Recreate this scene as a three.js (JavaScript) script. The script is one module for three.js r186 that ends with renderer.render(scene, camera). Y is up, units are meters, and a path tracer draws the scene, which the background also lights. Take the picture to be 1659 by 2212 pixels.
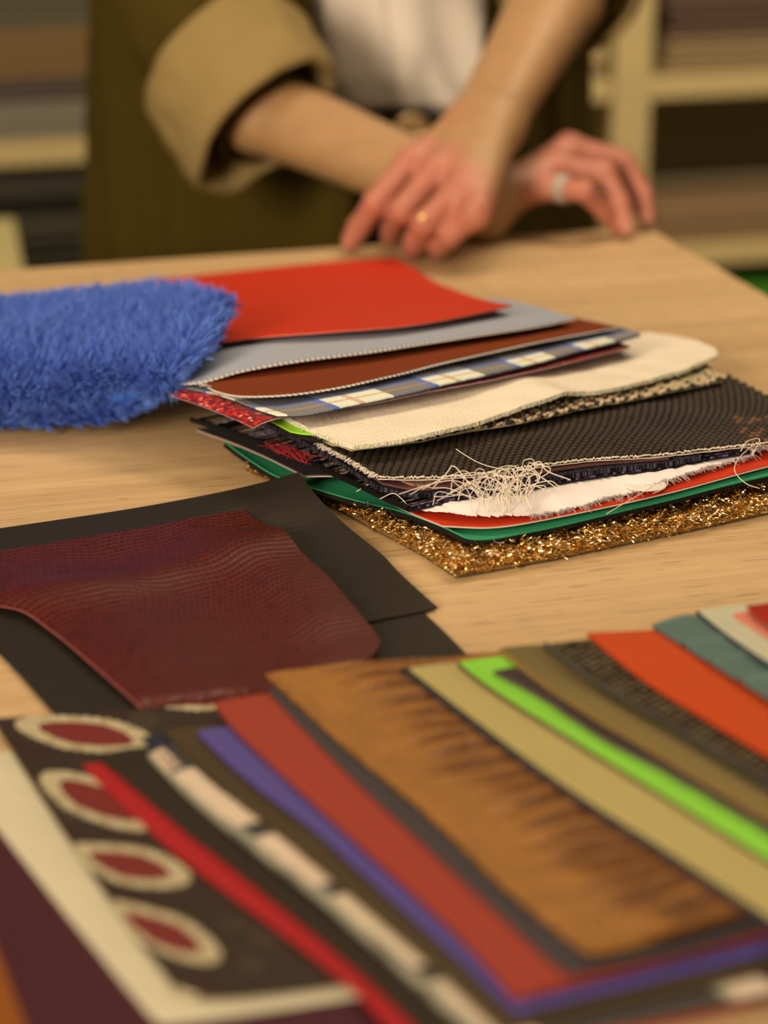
import * as THREE from 'three';
import { RoundedBoxGeometry } from 'three/addons/geometries/RoundedBoxGeometry.js';
import { mergeGeometries } from 'three/addons/utils/BufferGeometryUtils.js';
import { ImprovedNoise } from 'three/addons/math/ImprovedNoise.js';
import { RectAreaLightUniformsLib } from 'three/addons/lights/RectAreaLightUniformsLib.js';

// ---------------------------------------------------------------- camera, light, exposure (metres; table top at y = 0.92)
const TABLE_Y = 0.92;
const scene = new THREE.Scene();
const camera = new THREE.PerspectiveCamera(26.7, 1659 / 2212, 0.05, 40);
camera.position.set(0, 1.376, 0);
camera.rotation.x = -THREE.MathUtils.degToRad(20.65);
camera.focus = 1.262;
camera.userData.fStop = 3.6;
scene.add(camera);
const renderer = new THREE.WebGLRenderer({ antialias: true });
renderer.toneMapping = THREE.LinearToneMapping;
renderer.toneMappingExposure = 0.76;
renderer.shadowMap.enabled = true;
RectAreaLightUniformsLib.init();
scene.background = new THREE.Color(0.18, 0.24, 0.48);          // evening sky outside the windows
const WARM = new THREE.Color(1, 0.76, 0.52);
// ceiling panels: centre x, z, width, depth, intensity
const CEILING_Y = 2.85;
const PANELS = [[-0.5, -1.6, 1.2, 0.6, 2.5], [0.6, 0.7, 1.2, 0.6, 1], [0.7, -2.3, 1.2, 0.6, 16]];
// an added fill spot that brightens the shelving on the right: place, aim, candela
const FILL_SPOT = { at: [1.45, 2.62, -1.25], aim: [0.75, 0.72, -3.4], power: 28 };
// an added, unseen softbox for frontal fill, left of and behind the camera: centre, aim, width, height, intensity
const FILL_SOFTBOX = { at: [-1.6, 2.05, 1.55], aim: [0, 1.0, -2.1], w: 0.85, h: 1.2, power: 56 };

// ---------------------------------------------------------------- helpers
let seed = 7;
const rnd = () => { seed = (seed * 1664525 + 1013904223) >>> 0; return seed / 4294967296; };
const rr = (a, b) => a + (b - a) * rnd();
const perlin = new ImprovedNoise();
const noise = (x, y, z = 0) => perlin.noise(x + 31.7, y + 11.3, z + 5.1);
const V = (a) => new THREE.Vector3(a[0], a[1], a[2]);
const lerp = (a, b, t) => a + (b - a) * t;
const clamp = (v, a, b) => Math.min(b, Math.max(a, v));
const smooth = (a, b, v) => { const t = clamp((v - a) / (b - a), 0, 1); return t * t * (3 - 2 * t); };
const used = {};
function numbered(name) { const n = used[name] = (used[name] ?? -1) + 1; return n ? `${name}_${String(n).padStart(3, '0')}` : name; }
function mesh(name, geometry, material, parent) {
  const m = new THREE.Mesh(geometry, material); m.name = parent ? name : numbered(name);
  m.castShadow = m.receiveShadow = true; (parent ?? scene).add(m); return m;
}
function thing(name, label, category, group, at) {
  const g = new THREE.Group(); g.name = numbered(name); g.userData = { label, category }; if (group) g.userData.group = group;
  if (at) g.position.set(...at);
  scene.add(g); return g;
}
function structure(name, geometry, material, label, category) { const m = mesh(name, geometry, material); m.userData = { kind: 'structure', label, category }; return m; }
const box = (w, h, d, x, y, z, r = 0) => (r ? new RoundedBoxGeometry(w, h, d, 2, r) : new THREE.BoxGeometry(w, h, d)).translate(x, y, z);

// --- procedural textures
function hash(x, y) { let h = (x * 374761393 + y * 668265263) | 0; h = Math.imul(h ^ (h >>> 13), 1274126177); return ((h ^ (h >>> 16)) >>> 0) / 4294967296; }
function vnoise(x, y, px, py) {
  const xi = Math.floor(x), yi = Math.floor(y), fx = x - xi, fy = y - yi, m = (a, n) => ((a % n) + n) % n;
  const u = fx * fx * (3 - 2 * fx), v = fy * fy * (3 - 2 * fy), h = (a, b) => hash(m(a, px), m(b, py));
  return lerp(lerp(h(xi, yi), h(xi + 1, yi), u), lerp(h(xi, yi + 1), h(xi + 1, yi + 1), u), v);
}
function fbm(u, v, px, py, oct = 4) { let s = 0, a = 0.5, t = 0; for (let i = 0; i < oct; i++) { s += a * vnoise(u * px, v * py, px, py); t += a; a *= 0.5; px *= 2; py *= 2; } return s / t; }
function dataTex(w, h, fn, sizeU, sizeV, color = false) {
  const d = new Uint8Array(w * h * 4);
  for (let y = 0; y < h; y++) for (let x = 0; x < w; x++) {
    const c = fn(x / w, y / h), k = (y * w + x) * 4;
    const [r, g, b] = Array.isArray(c) ? c : [c, c, c];
    d[k] = clamp(r, 0, 1) * 255; d[k + 1] = clamp(g, 0, 1) * 255; d[k + 2] = clamp(b, 0, 1) * 255; d[k + 3] = 255;
  }
  const t = new THREE.DataTexture(d, w, h); t.wrapS = t.wrapT = THREE.RepeatWrapping; t.magFilter = THREE.LinearFilter; t.minFilter = THREE.LinearFilter;
  t.repeat.set(1 / sizeU, 1 / sizeV); if (color) t.colorSpace = THREE.SRGBColorSpace; t.needsUpdate = true; return t;
}
function canvasTex(w, h, draw, sizeU, sizeV) {
  const c = document.createElement('canvas'); c.width = w; c.height = h; draw(c.getContext('2d'), w, h);
  const t = new THREE.CanvasTexture(c); t.wrapS = t.wrapT = THREE.RepeatWrapping; t.colorSpace = THREE.SRGBColorSpace; t.repeat.set(1 / sizeU, 1 / sizeV); return t;
}
function voronoi(u, v, n, m = n) {   // distances to the nearest two cell centres
  const x = u * n, y = v * m, xi = Math.floor(x), yi = Math.floor(y); let a = 9, b = 9;
  for (let j = -1; j <= 1; j++) for (let i = -1; i <= 1; i++) {
    const cx = xi + i, cy = yi + j, mx = ((cx % n) + n) % n, my = ((cy % m) + m) % m;
    const d = Math.hypot(cx + hash(mx, my) - x, cy + hash(mx + 57, my + 131) - y);
    if (d < a) { b = a; a = d; } else if (d < b) b = d;
  }
  return [a, b];
}
const T = {
  weave: dataTex(128, 128, (u, v) => 0.5 + 0.25 * Math.sin(u * 2 * Math.PI * 16) * (Math.floor(v * 32) % 2 ? 1 : -1) + 0.25 * Math.sin(v * 2 * Math.PI * 16), 0.012, 0.012),
  felt: dataTex(256, 256, (u, v) => fbm(u, v, 24, 24, 4), 0.03, 0.03),
  leather: dataTex(512, 512, (u, v) => { const [a, b] = voronoi(u, v, 40); return smooth(0.0, 0.35, b - a) * 0.8 + 0.2 * fbm(u, v, 8, 8); }, 0.05, 0.05),
  scuffed: dataTex(512, 512, (u, v) => 0.6 * fbm(u, v, 6, 90, 4) + 0.4 * fbm(u, v, 30, 30, 3), 0.08, 0.08),
};
// --- materials: base colours are linear
function mat(c, o = {}) { const m = new THREE.MeshPhysicalMaterial({ roughness: 0.75, side: THREE.DoubleSide, ...o }); m.color.setRGB(c[0], c[1], c[2]); return m; }
const cloth = (c, o = {}) => mat(c, { roughness: 0.9, specularIntensity: 0.2, bumpMap: T.weave, bumpScale: 0.0003, ...o });
const leather = (c, o = {}) => mat(c, { roughness: 0.5, specularIntensity: 0.32, bumpMap: T.leather, bumpScale: 0.00025, ...o });

// --- sheets: a front edge carried along the two side edges
function curve(points) { return new THREE.CatmullRomCurve3(points.map(V), false, 'centripetal'); }
function sweepGrid(front, left, right, nu, nv, o = {}) {
  const f = curve(front), l = curve(left), r = curve(right ?? left), g = [];
  const L = f.getLength(), f0 = V(front[0]), f1 = V(front[front.length - 1]);
  const l0 = l.getPoint(0), r0 = r.getPoint(0);
  const fp = f.getSpacedPoints(nu), lp = l.getSpacedPoints(nv), rp = r.getSpacedPoints(nv);
  for (let j = 0; j <= nv; j++) {
    const dl = lp[j].clone().sub(l0), dr = rp[j].clone().sub(right ? r0 : l0), row = [];
    for (let i = 0; i <= nu; i++) row.push(fp[i].clone().add(dl.clone().lerp(dr, i / nu)));
    g.push(row);
  }
  if (o.last) {           // the far edge is given too: bend the sheet to it
    const q = curve(o.last).getSpacedPoints(nu);
    for (let j = 0; j <= nv; j++) for (let i = 0; i <= nu; i++) g[j][i].add(q[i].clone().sub(g[nv][i]).multiplyScalar(j / nv));
    const fix = q.map((p, i) => p.clone().sub(g[nv][i])); g[nv].forEach((p, i) => p.add(fix[i]));
  }
  if (o.wave) for (const row of g) for (const p of row) p.y += o.wave * noise(p.x * (o.waveFreq ?? 22), p.z * (o.waveFreq ?? 22), o.waveSeed ?? front[0][0] * 50);
  if (o.shape) for (let j = 0; j <= nv; j++) for (let i = 0; i <= nu; i++) o.shape(g[j][i], i / nu, j / nv, L);
  if (o.pink) {           // pinking shears: little teeth along the front edge
    const n = Math.round(L / (o.tooth ?? 0.0032));
    for (let i = 0; i <= nu; i++) {
      const t = (i / nu * n) % 1, k = (t < 0.5 ? t * 2 : 2 - t * 2) * o.pink, d = g[1][i].clone().sub(g[0][i]).normalize();
      g[0][i].addScaledVector(d, k);
      if (o.pinkSides && i === 0) for (let j = 0; j < nv; j++) g[j][0].addScaledVector(g[j][1].clone().sub(g[j][0]).normalize(), (j % 2) * o.pink);
    }
  }
  if (o.ragged) for (let i = 0; i <= nu; i++) { const d = g[1][i].clone().sub(g[0][i]).normalize(); g[0][i].addScaledVector(d, o.ragged * (noise(i * 0.9, 3) + 0.6 * noise(i * 0.23, 8))); }
  return g;
}
function slab(g, th, lower = 0) {        // a closed sheet of that thickness, its top `lower` under the grid
  const nv = g.length - 1, nu = g[0].length - 1, N = (nu + 1) * (nv + 1), pos = [], uv = [], idx = [];
  const su = [0], sv = [0], mj = nv >> 1, mi = nu >> 1;
  for (let i = 1; i <= nu; i++) su.push(su[i - 1] + g[mj][i].distanceTo(g[mj][i - 1]));
  for (let j = 1; j <= nv; j++) sv.push(sv[j - 1] + g[j][mi].distanceTo(g[j - 1][mi]));
  const nor = [];
  const a = new THREE.Vector3(), b = new THREE.Vector3();
  for (let j = 0; j <= nv; j++) for (let i = 0; i <= nu; i++) {
    a.subVectors(g[j][Math.min(nu, i + 1)], g[j][Math.max(0, i - 1)]); b.subVectors(g[Math.min(nv, j + 1)][i], g[Math.max(0, j - 1)][i]);
    const n = new THREE.Vector3().crossVectors(a, b).normalize(); nor.push(n);
  }
  const flip = nor[Math.floor(N / 2)].y < 0 && Math.abs(nor[Math.floor(N / 2)].y) > 0.2 ? -1 : 1;
  const push = (p, n, off, i, j) => { pos.push(p.x + n.x * off, p.y + n.y * off, p.z + n.z * off); uv.push(su[i], sv[j]); };
  for (const off of [-lower * flip, -(lower + th) * flip]) for (let j = 0; j <= nv; j++) for (let i = 0; i <= nu; i++) push(g[j][i], nor[j * (nu + 1) + i], off, i, j);
  const at = (j, i) => j * (nu + 1) + i;
  for (let j = 0; j < nv; j++) for (let i = 0; i < nu; i++) {
    const q = [at(j, i), at(j, i + 1), at(j + 1, i + 1), at(j + 1, i)], [p0, p1, p2, p3] = q, [b0, b1, b2, b3] = q.map((k) => k + N);
    if (flip > 0) idx.push(p0, p1, p2, p0, p2, p3, b0, b2, b1, b0, b3, b2); else idx.push(p0, p2, p1, p0, p3, p2, b0, b1, b2, b0, b2, b3);
  }
  const rim = [];
  for (let i = 0; i < nu; i++) rim.push([0, i]); for (let j = 0; j < nv; j++) rim.push([j, nu]); for (let i = nu; i > 0; i--) rim.push([nv, i]); for (let j = nv; j > 0; j--) rim.push([j, 0]);
  const base = pos.length / 3;
  for (const [j, i] of rim) for (const off of [-lower * flip, -(lower + th) * flip]) push(g[j][i], nor[at(j, i)], off, i, j);
  for (let k = 0; k < rim.length; k++) {
    const p = base + 2 * k, q = base + 2 * ((k + 1) % rim.length);
    if (flip > 0) idx.push(p, p + 1, q, q, p + 1, q + 1); else idx.push(p, q, p + 1, q, q + 1, p + 1);
  }
  const geo = new THREE.BufferGeometry(); geo.setAttribute('position', new THREE.Float32BufferAttribute(pos, 3)); geo.setAttribute('uv', new THREE.Float32BufferAttribute(uv, 2));
  geo.setIndex(idx); geo.computeVertexNormals(); return geo;
}
// --- lying on each other: sheets are built from the top down, and each keeps below what already lies above it
const CELL = 0.0025, HX = -0.8, HZ = -2.2, HN = 640, HM = 760, above = new Float32Array(HN * HM).fill(9);
const cellAt = (p) => { const i = Math.round((p.x - HX) / CELL), j = Math.round((p.z - HZ) / CELL); return i >= 0 && j >= 0 && i < HN && j < HM ? j * HN + i : -1; };
function layUnder(g, total) {
  const nv = g.length - 1, nu = g[0].length - 1; let d = g.map((row) => row.map((p) => { const k = cellAt(p); return k < 0 ? 0 : Math.max(0, p.y - above[k] + 0.0004); }));
  for (let n = 0; n < 3; n++) d = d.map((row, j) => row.map((v, i) => Math.max(v, 0.24 * (d[Math.max(0, j - 1)][i] + d[Math.min(nv, j + 1)][i] + row[Math.max(0, i - 1)] + row[Math.min(nu, i + 1)]))));
  const floor = TABLE_Y + total + 0.0003;
  g.forEach((row, j) => row.forEach((p, i) => { p.y = Math.max(p.y - d[j][i], Math.min(p.y, floor)); if (p.y < floor) p.y = floor; }));
  const a = new THREE.Vector3(), b = new THREE.Vector3(), q = new THREE.Vector3();
  for (let j = 0; j < nv; j++) for (let i = 0; i < nu; i++) {
    const n = Math.ceil(Math.max(g[j][i].distanceTo(g[j][i + 1]), g[j + 1][i].distanceTo(g[j + 1][i + 1])) / CELL) + 1, m = Math.ceil(Math.max(g[j][i].distanceTo(g[j + 1][i]), g[j][i + 1].distanceTo(g[j + 1][i + 1])) / CELL) + 1;
    for (let s = 0; s <= m; s++) { a.lerpVectors(g[j][i], g[j + 1][i], s / m); b.lerpVectors(g[j][i + 1], g[j + 1][i + 1], s / m); for (let r = 0; r <= n; r++) { q.lerpVectors(a, b, r / n); const k = cellAt(q); if (k >= 0) above[k] = Math.min(above[k], q.y - total); } }
  }
}
function swatch(name, label, group, { front, left, right, face, back, th = 0.0012, backTh = 0.0012, nu = 60, nv = 24, grow = 0, ...o }) {
  const t = thing(name, label, 'fabric swatch', group);
  const g = sweepGrid(front, left, right, nu, nv, { wave: 0.0009, ...o });
  layUnder(g, th + (back ? backTh : 0));
  const c = g[nv >> 1][nu >> 1].clone(); c.y = TABLE_Y; t.position.copy(c);
  const put = (geo) => geo.translate(-c.x, -c.y, -c.z);
  mesh('face', put(slab(g, th)), face, t);
  if (back) {
    let h = g;
    if (grow) h = g.map((row, j) => row.map((p, i) => { const q = p.clone(); if (j === 0) q.addScaledVector(g[0][i].clone().sub(g[2][i]).normalize(), grow); if (i === 0) q.addScaledVector(g[j][0].clone().sub(g[j][2]).normalize(), grow); return q; }));
    mesh('backing', put(slab(h, backTh, th)), back, t);
  }
  return { t, g, c };
}

// ---------------------------------------------------------------- the room
const wallM = mat([0.127, 0.107, 0.068], { roughness: 0.95, bumpMap: T.felt, bumpScale: 0.0004 });
const ceilM = mat([0.72, 0.7, 0.66], { roughness: 0.95 });
const floorM = mat([0.2, 0.17, 0.13], { roughness: 0.7, map: dataTex(512, 512, (u, v) => { const k = 0.72 + 0.28 * fbm(u, v, 4, 60, 4); return [k, k, k]; }, 0.8, 0.8, true) });
const X0 = -3, X1 = 3, Z0 = -4.1, Z1 = 3.0, WT = 0.15;
structure('floor', box(X1 - X0 + 2 * WT, WT, Z1 - Z0 + 2 * WT, 0, -WT / 2, (Z0 + Z1) / 2), floorM, 'brown wooden floor under the work table', 'floor');
structure('ceiling', box(X1 - X0 + 2 * WT, WT, Z1 - Z0 + 2 * WT, 0, CEILING_Y + WT / 2, (Z0 + Z1) / 2), ceilM, 'plain white ceiling with lit panels', 'ceiling');
structure('wall_left', box(WT, CEILING_Y, Z1 - Z0, X0 - WT / 2, CEILING_Y / 2, (Z0 + Z1) / 2), wallM, 'plain beige wall left of the table', 'wall');
structure('wall_right', box(WT, CEILING_Y, Z1 - Z0, X1 + WT / 2, CEILING_Y / 2, (Z0 + Z1) / 2), wallM, 'plain beige wall right of the table', 'wall');
structure('wall_front', box(X1 - X0, CEILING_Y, WT, 0, CEILING_Y / 2, Z1 + WT / 2), wallM, 'plain beige wall behind the camera', 'wall');
// back wall with a high strip window
const wx0 = -1.7, wx1 = -0.35, wy0 = 1.98, wy1 = 2.4;
structure('wall_back', mergeGeometries([
  box(X1 - X0, wy0, WT, 0, wy0 / 2, Z0 - WT / 2), box(X1 - X0, CEILING_Y - wy1, WT, 0, (CEILING_Y + wy1) / 2, Z0 - WT / 2),
  box(wx0 - X0, wy1 - wy0, WT, (X0 + wx0) / 2, (wy0 + wy1) / 2, Z0 - WT / 2), box(X1 - wx1, wy1 - wy0, WT, (X1 + wx1) / 2, (wy0 + wy1) / 2, Z0 - WT / 2)]), wallM, 'beige back wall behind the shelving', 'wall');
{
  const w = thing('window_1', 'high strip window in the back wall showing evening sky', 'window'); w.userData.kind = 'structure';
  const fm = mat([0.5, 0.42, 0.3], { roughness: 0.6 }), W = wx1 - wx0, H = wy1 - wy0; w.position.set((wx0 + wx1) / 2, wy0, Z0 - WT / 2);
  mesh('window_frame', mergeGeometries([box(W, 0.04, 0.06, 0, 0.02, 0), box(W, 0.04, 0.06, 0, H - 0.02, 0), box(0.04, H - 0.08, 0.06, -W / 2 + 0.02, H / 2, 0), box(0.04, H - 0.08, 0.06, W / 2 - 0.02, H / 2, 0), box(0.03, H - 0.08, 0.06, 0, H / 2, 0)]), fm, w);
  for (const s of [-1, 1]) mesh('pane', box(W / 2 - 0.056, H - 0.081, 0.004, s * (W / 4 - 0.0125), H / 2, 0), mat([1, 1, 1], { transmission: 1, thickness: 0, roughness: 0, side: THREE.FrontSide }), w);
}
structure('baseboard_back', box(X1 - X0, 0.09, 0.015, 0, 0.045, Z0 + 0.0076), mat([0.42, 0.32, 0.2]), 'wooden baseboard along the back wall', 'baseboard');
const panelNames = ['square lit ceiling panel above the work table', 'lit ceiling panel behind the camera', 'lit ceiling panel above the person'];
PANELS.forEach(([x, z, w, d, power], k) => {
  const t = thing('ceiling_light', panelNames[k], 'ceiling light', 'ceiling panel lights', [x, CEILING_Y, z]);
  mesh('frame', mergeGeometries([box(w + 0.04, 0.03, 0.02, 0, -0.015, d / 2 + 0.01), box(w + 0.04, 0.03, 0.02, 0, -0.015, -d / 2 - 0.01), box(0.02, 0.03, d, w / 2 + 0.01, -0.015, 0), box(0.02, 0.03, d, -w / 2 - 0.01, -0.015, 0)]), mat([0.7, 0.7, 0.68], { roughness: 0.4 }), t);
  const glow = mat([0.8, 0.8, 0.8]); glow.emissive.copy(WARM); glow.emissiveIntensity = 1.2;
  mesh('diffuser_light', box(w, 0.012, d, 0, -0.012, 0), glow, t);
  const L = new THREE.RectAreaLight(WARM, power, w, d); L.position.set(x, CEILING_Y - 0.035, z); L.lookAt(x, 0, z); scene.add(L);
});

{ // the added fill spot: lifts the dark right shelving, no such lamp known
  const t = thing('added_fill_spot', 'added black fill spotlight brightening the right shelving', 'spotlight', null, FILL_SPOT.at), d = V(FILL_SPOT.aim).sub(V(FILL_SPOT.at)).normalize(), q = new THREE.Quaternion().setFromUnitVectors(new THREE.Vector3(0, -1, 0), d), black = mat([0.02, 0.02, 0.02], { roughness: 0.5 });
  mesh('housing', new THREE.LatheGeometry([[0.001, 0.16], [0.036, 0.155], [0.042, 0.14], [0.042, 0.0], [0.038, 0.0], [0.036, 0.05]].map(([x, y]) => new THREE.Vector2(x, y)), 32).applyQuaternion(q), black, t);
  const glow = mat([0.8, 0.8, 0.8]); glow.emissive.copy(WARM); glow.emissiveIntensity = 2;
  mesh('lens_light', new THREE.CylinderGeometry(0.035, 0.035, 0.004, 28).translate(0, 0.02, 0).applyQuaternion(q), glow, t);
  mesh('stem', new THREE.CylinderGeometry(0.008, 0.008, CEILING_Y - FILL_SPOT.at[1] - 0.07, 12).translate(0, (CEILING_Y - FILL_SPOT.at[1] + 0.07) / 2, 0), black, t);
  const L = new THREE.SpotLight(WARM, FILL_SPOT.power, 0, 0.3, 0.6, 2); L.position.set(...V(FILL_SPOT.at).addScaledVector(d, 0.004).toArray()); L.target.position.set(...FILL_SPOT.aim); L.castShadow = true; L.shadow.radius = 1.6; scene.add(L, L.target);
}
{ // the added softbox: unseen fill that brightens shirt and arms from the front
  const { at, aim, w, h, power } = FILL_SOFTBOX, t = thing('added_fill_softbox', 'added black fill softbox on a tripod behind the camera', 'lamp', null, [at[0], 0, at[2]]);
  const yaw = Math.atan2(aim[0] - at[0], aim[2] - at[2]), pitch = Math.atan2(at[1] - aim[1], Math.hypot(aim[0] - at[0], aim[2] - at[2]));
  const turned = (g) => g.rotateX(pitch).rotateY(yaw).translate(0, at[1], 0), black = mat([0.02, 0.02, 0.02], { roughness: 0.7 });
  const sh = (z0, z1, w0, h0, w1, h1) => { const g = new THREE.BufferGeometry(), p = [], q = [[-1, -1], [1, -1], [1, 1], [-1, 1]], idx = []; for (const [z, a, b2] of [[z0, w0, h0], [z1, w1, h1]]) for (const [x, y] of q) p.push(x * a / 2, y * b2 / 2, z); for (let k = 0; k < 4; k++) { const n = (k + 1) % 4; idx.push(k, n, k + 4, n, n + 4, k + 4); } idx.push(0, 2, 1, 0, 3, 2); g.setAttribute('position', new THREE.Float32BufferAttribute(p, 3)); g.setIndex(idx); g.computeVertexNormals(); return g; };
  mesh('shell', turned(sh(-0.42, 0, 0.16, 0.16, w + 0.02, h + 0.02)), black, t);
  const glow = mat([0.8, 0.8, 0.8]); glow.emissive.copy(WARM); glow.emissiveIntensity = 1.2;
  mesh('diffuser_light', turned(new THREE.BoxGeometry(w, h, 0.006).translate(0, 0, -0.004)), glow, t);
  const bar = (p, q, r) => { const c = new THREE.CatmullRomCurve3([V(p), V(q)]); return new THREE.TubeGeometry(c, 1, r, 10); };
  const back = new THREE.Vector3(0, 0, -0.46).applyEuler(new THREE.Euler(pitch, 0, 0)).applyAxisAngle(new THREE.Vector3(0, 1, 0), yaw).add(new THREE.Vector3(0, at[1], 0));
  mesh('lamp_head', turned(new THREE.CylinderGeometry(0.07, 0.07, 0.16, 24).rotateX(Math.PI / 2).translate(0, 0, -0.47)), black, t);
  mesh('pole', bar([back.x, 0.35, back.z], back.toArray(), 0.014), black, t);
  for (let k = 0; k < 3; k++) mesh('leg', bar([back.x, 0.75, back.z], [back.x + 0.42 * Math.cos(k * 2.094), 0.012, back.z + 0.42 * Math.sin(k * 2.094)], 0.011), black, t);
  const L = new THREE.RectAreaLight(WARM, power, w, h), f = V(aim).sub(V(at)).normalize(); L.position.set(...V(at).addScaledVector(f, 0.012).toArray()); L.lookAt(...aim); scene.add(L);
}

// ---------------------------------------------------------------- the work table
const corner = V([0.2449, 0.92, -1.9583]), PHI = THREE.MathUtils.degToRad(15.7);
const woodMap = dataTex(2048, 1024, (u, v) => {
  const warp = 0.05 * (fbm(u, v, 3, 3, 3) - 0.5), w = v + warp;
  const board = Math.floor(v * 6), tone = 0.05 * (hash(board, 9) - 0.5);
  const broad = fbm(u, w, 2, 40, 4), fine = fbm(u, w, 10, 240, 3), pores = smooth(0.66, 0.82, fbm(u, v, 60, 500, 2));
  const k = 0.93 + tone + 0.13 * (broad - 0.5) + 0.1 * (fine - 0.5) - 0.13 * pores;
  return [0.815 * k, 0.705 * (k - 0.012 + 0.02 * broad), 0.535 * (k - 0.03 + 0.05 * broad)];
}, 1.3, 0.65, true);
const oakM = mat([1, 1, 1], { map: woodMap, roughness: 0.55, specularIntensity: 0.5, bumpMap: woodMap, bumpScale: 0.0002 });
{
  const t = thing('work_table', 'large pale oak work table covered with fabric swatches', 'table');
  t.position.set(corner.x, 0, corner.z); t.rotation.y = PHI;
  const W = 2.0, D = 1.52, H = 0.032;
  const g = new RoundedBoxGeometry(W, H, D, 3, 0.003); g.translate(-W / 2, TABLE_Y - H / 2, D / 2);
  const p = g.attributes.position, uv = g.attributes.uv; for (let i = 0; i < p.count; i++) uv.setXY(i, p.getX(i), p.getZ(i) + p.getY(i));
  mesh('tabletop', g, oakM, t);
  for (const [x, z] of [[-0.09, 0.09], [-W + 0.09, 0.09], [-0.09, D - 0.09], [-W + 0.09, D - 0.09]]) mesh('leg', box(0.06, TABLE_Y - H, 0.06, x, (TABLE_Y - H) / 2, z, 0.004), oakM, t);
  for (const [w, d, x, z] of [[W - 0.24, 0.022, -W / 2, 0.09], [W - 0.24, 0.022, -W / 2, D - 0.09], [0.022, D - 0.24, -0.09, D / 2], [0.022, D - 0.24, -W + 0.09, D / 2]]) mesh('apron', box(w, 0.08, d, x, TABLE_Y - H - 0.04, z), oakM, t);
}

// ---------------------------------------------------------------- shelving behind the person
const rackM = mat([0.508, 0.426, 0.204], { roughness: 0.6, map: dataTex(256, 256, (u, v) => { const k = 0.9 + 0.1 * fbm(u, v, 2, 40, 4); return [k, k, k]; }, 0.5, 0.5, true) });
function rack(label, x0, x1, shelves, posts, z, turn, panelColor) {
  const t = thing('shelving_unit', label, 'shelving', 'storage shelving behind the person'); t.position.set(0, 0, z); t.rotation.y = turn;
  const top = 1.03;
  for (const x of posts) for (const dz of [0, -0.2]) mesh('post', box(0.066, top, 0.045, x, top / 2, dz, 0.004), rackM, t);
  for (const y of shelves) mesh('shelf', box(x1 - x0, 0.034, 0.23, (x0 + x1) / 2, y, -0.1, 0.003), rackM, t);
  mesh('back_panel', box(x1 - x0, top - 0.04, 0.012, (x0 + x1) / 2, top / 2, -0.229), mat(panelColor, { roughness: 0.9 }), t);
  return t;
}
const RZ = -3.35;
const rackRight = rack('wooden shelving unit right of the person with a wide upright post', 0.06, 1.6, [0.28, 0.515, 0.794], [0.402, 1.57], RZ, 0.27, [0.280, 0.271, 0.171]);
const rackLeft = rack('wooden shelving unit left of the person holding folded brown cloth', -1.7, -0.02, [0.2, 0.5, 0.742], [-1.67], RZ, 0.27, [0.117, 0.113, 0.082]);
function folded(label, c, parent, x, y, w, layers, each = 0.014) {       // cloth folded to and fro, seen on its folds
  const t = thing('folded_fabric', label, 'folded fabric', 'folded cloth on the shelves'); const m = cloth(c);
  const world = parent.localToWorld(new THREE.Vector3(x, y, -0.1)); t.position.copy(world); t.rotation.y = parent.rotation.y;
  for (let k = 0; k < layers; k++) {
    const d = 0.19 + rr(-0.012, 0.004), s = new THREE.Shape(), h = each * 0.48, z0 = -d / 2, z1 = d / 2 - h;
    s.moveTo(z0, -h); s.lineTo(z1, -h); s.absarc(z1, 0, h, -Math.PI / 2, Math.PI / 2, false); s.lineTo(z0, h);
    const g = new THREE.ExtrudeGeometry(s, { depth: w + rr(-0.006, 0.006), bevelEnabled: false, curveSegments: 6 }); g.rotateY(-Math.PI / 2); g.translate(w / 2, each * (k + 0.5), rr(-0.004, 0.004));
    const p = g.attributes.position; for (let i = 0; i < p.count; i++) p.setY(i, p.getY(i) + 0.0008 * noise(p.getX(i) * 14, k));
    g.computeVertexNormals(); mesh('fold', g, m, t);
  }
  return t;
}
rackRight.updateMatrixWorld(); rackLeft.updateMatrixWorld();
const sr = 0.017;
folded('brown folded cloth upon the lighter pile right of the post', [0.130, 0.088, 0.068], rackRight, 0.72, 0.794 + sr + 0.056, 0.5, 6);
folded('pale tan folded cloth resting on the upper right shelf', [0.280, 0.220, 0.122], rackRight, 0.73, 0.794 + sr, 0.53, 4);
folded('mauve pink folded cloth on the shelf beside the arm', [0.346, 0.196, 0.204], rackRight, 0.215, 0.794 + sr, 0.26, 5, 0.018);
folded('tan brown folded cloth on the lower right shelf', [0.241, 0.171, 0.098], rackRight, 0.72, 0.515 + sr, 0.52, 4, 0.016);
folded('grey folded cloth directly on the left shelf', [0.241, 0.236, 0.195], rackLeft, -0.42, 0.742 + sr, 0.5, 4, 0.014);
folded('dark mauve folded cloth between the grey and brown ones', [0.108, 0.088, 0.077], rackLeft, -0.42, 0.742 + sr + 0.056, 0.49, 3, 0.012);
folded('warm brown folded cloth high on the left pile', [0.226, 0.154, 0.072], rackLeft, -0.42, 0.742 + sr + 0.092, 0.5, 5, 0.014);
folded('grey brown folded cloth topping the left pile', [0.127, 0.124, 0.087], rackLeft, -0.42, 0.742 + sr + 0.162, 0.48, 4, 0.013);
folded('charcoal folded cloth on the lower left shelf', [0.074, 0.074, 0.055], rackLeft, -0.4, 0.5 + sr, 0.5, 6, 0.02);
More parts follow.
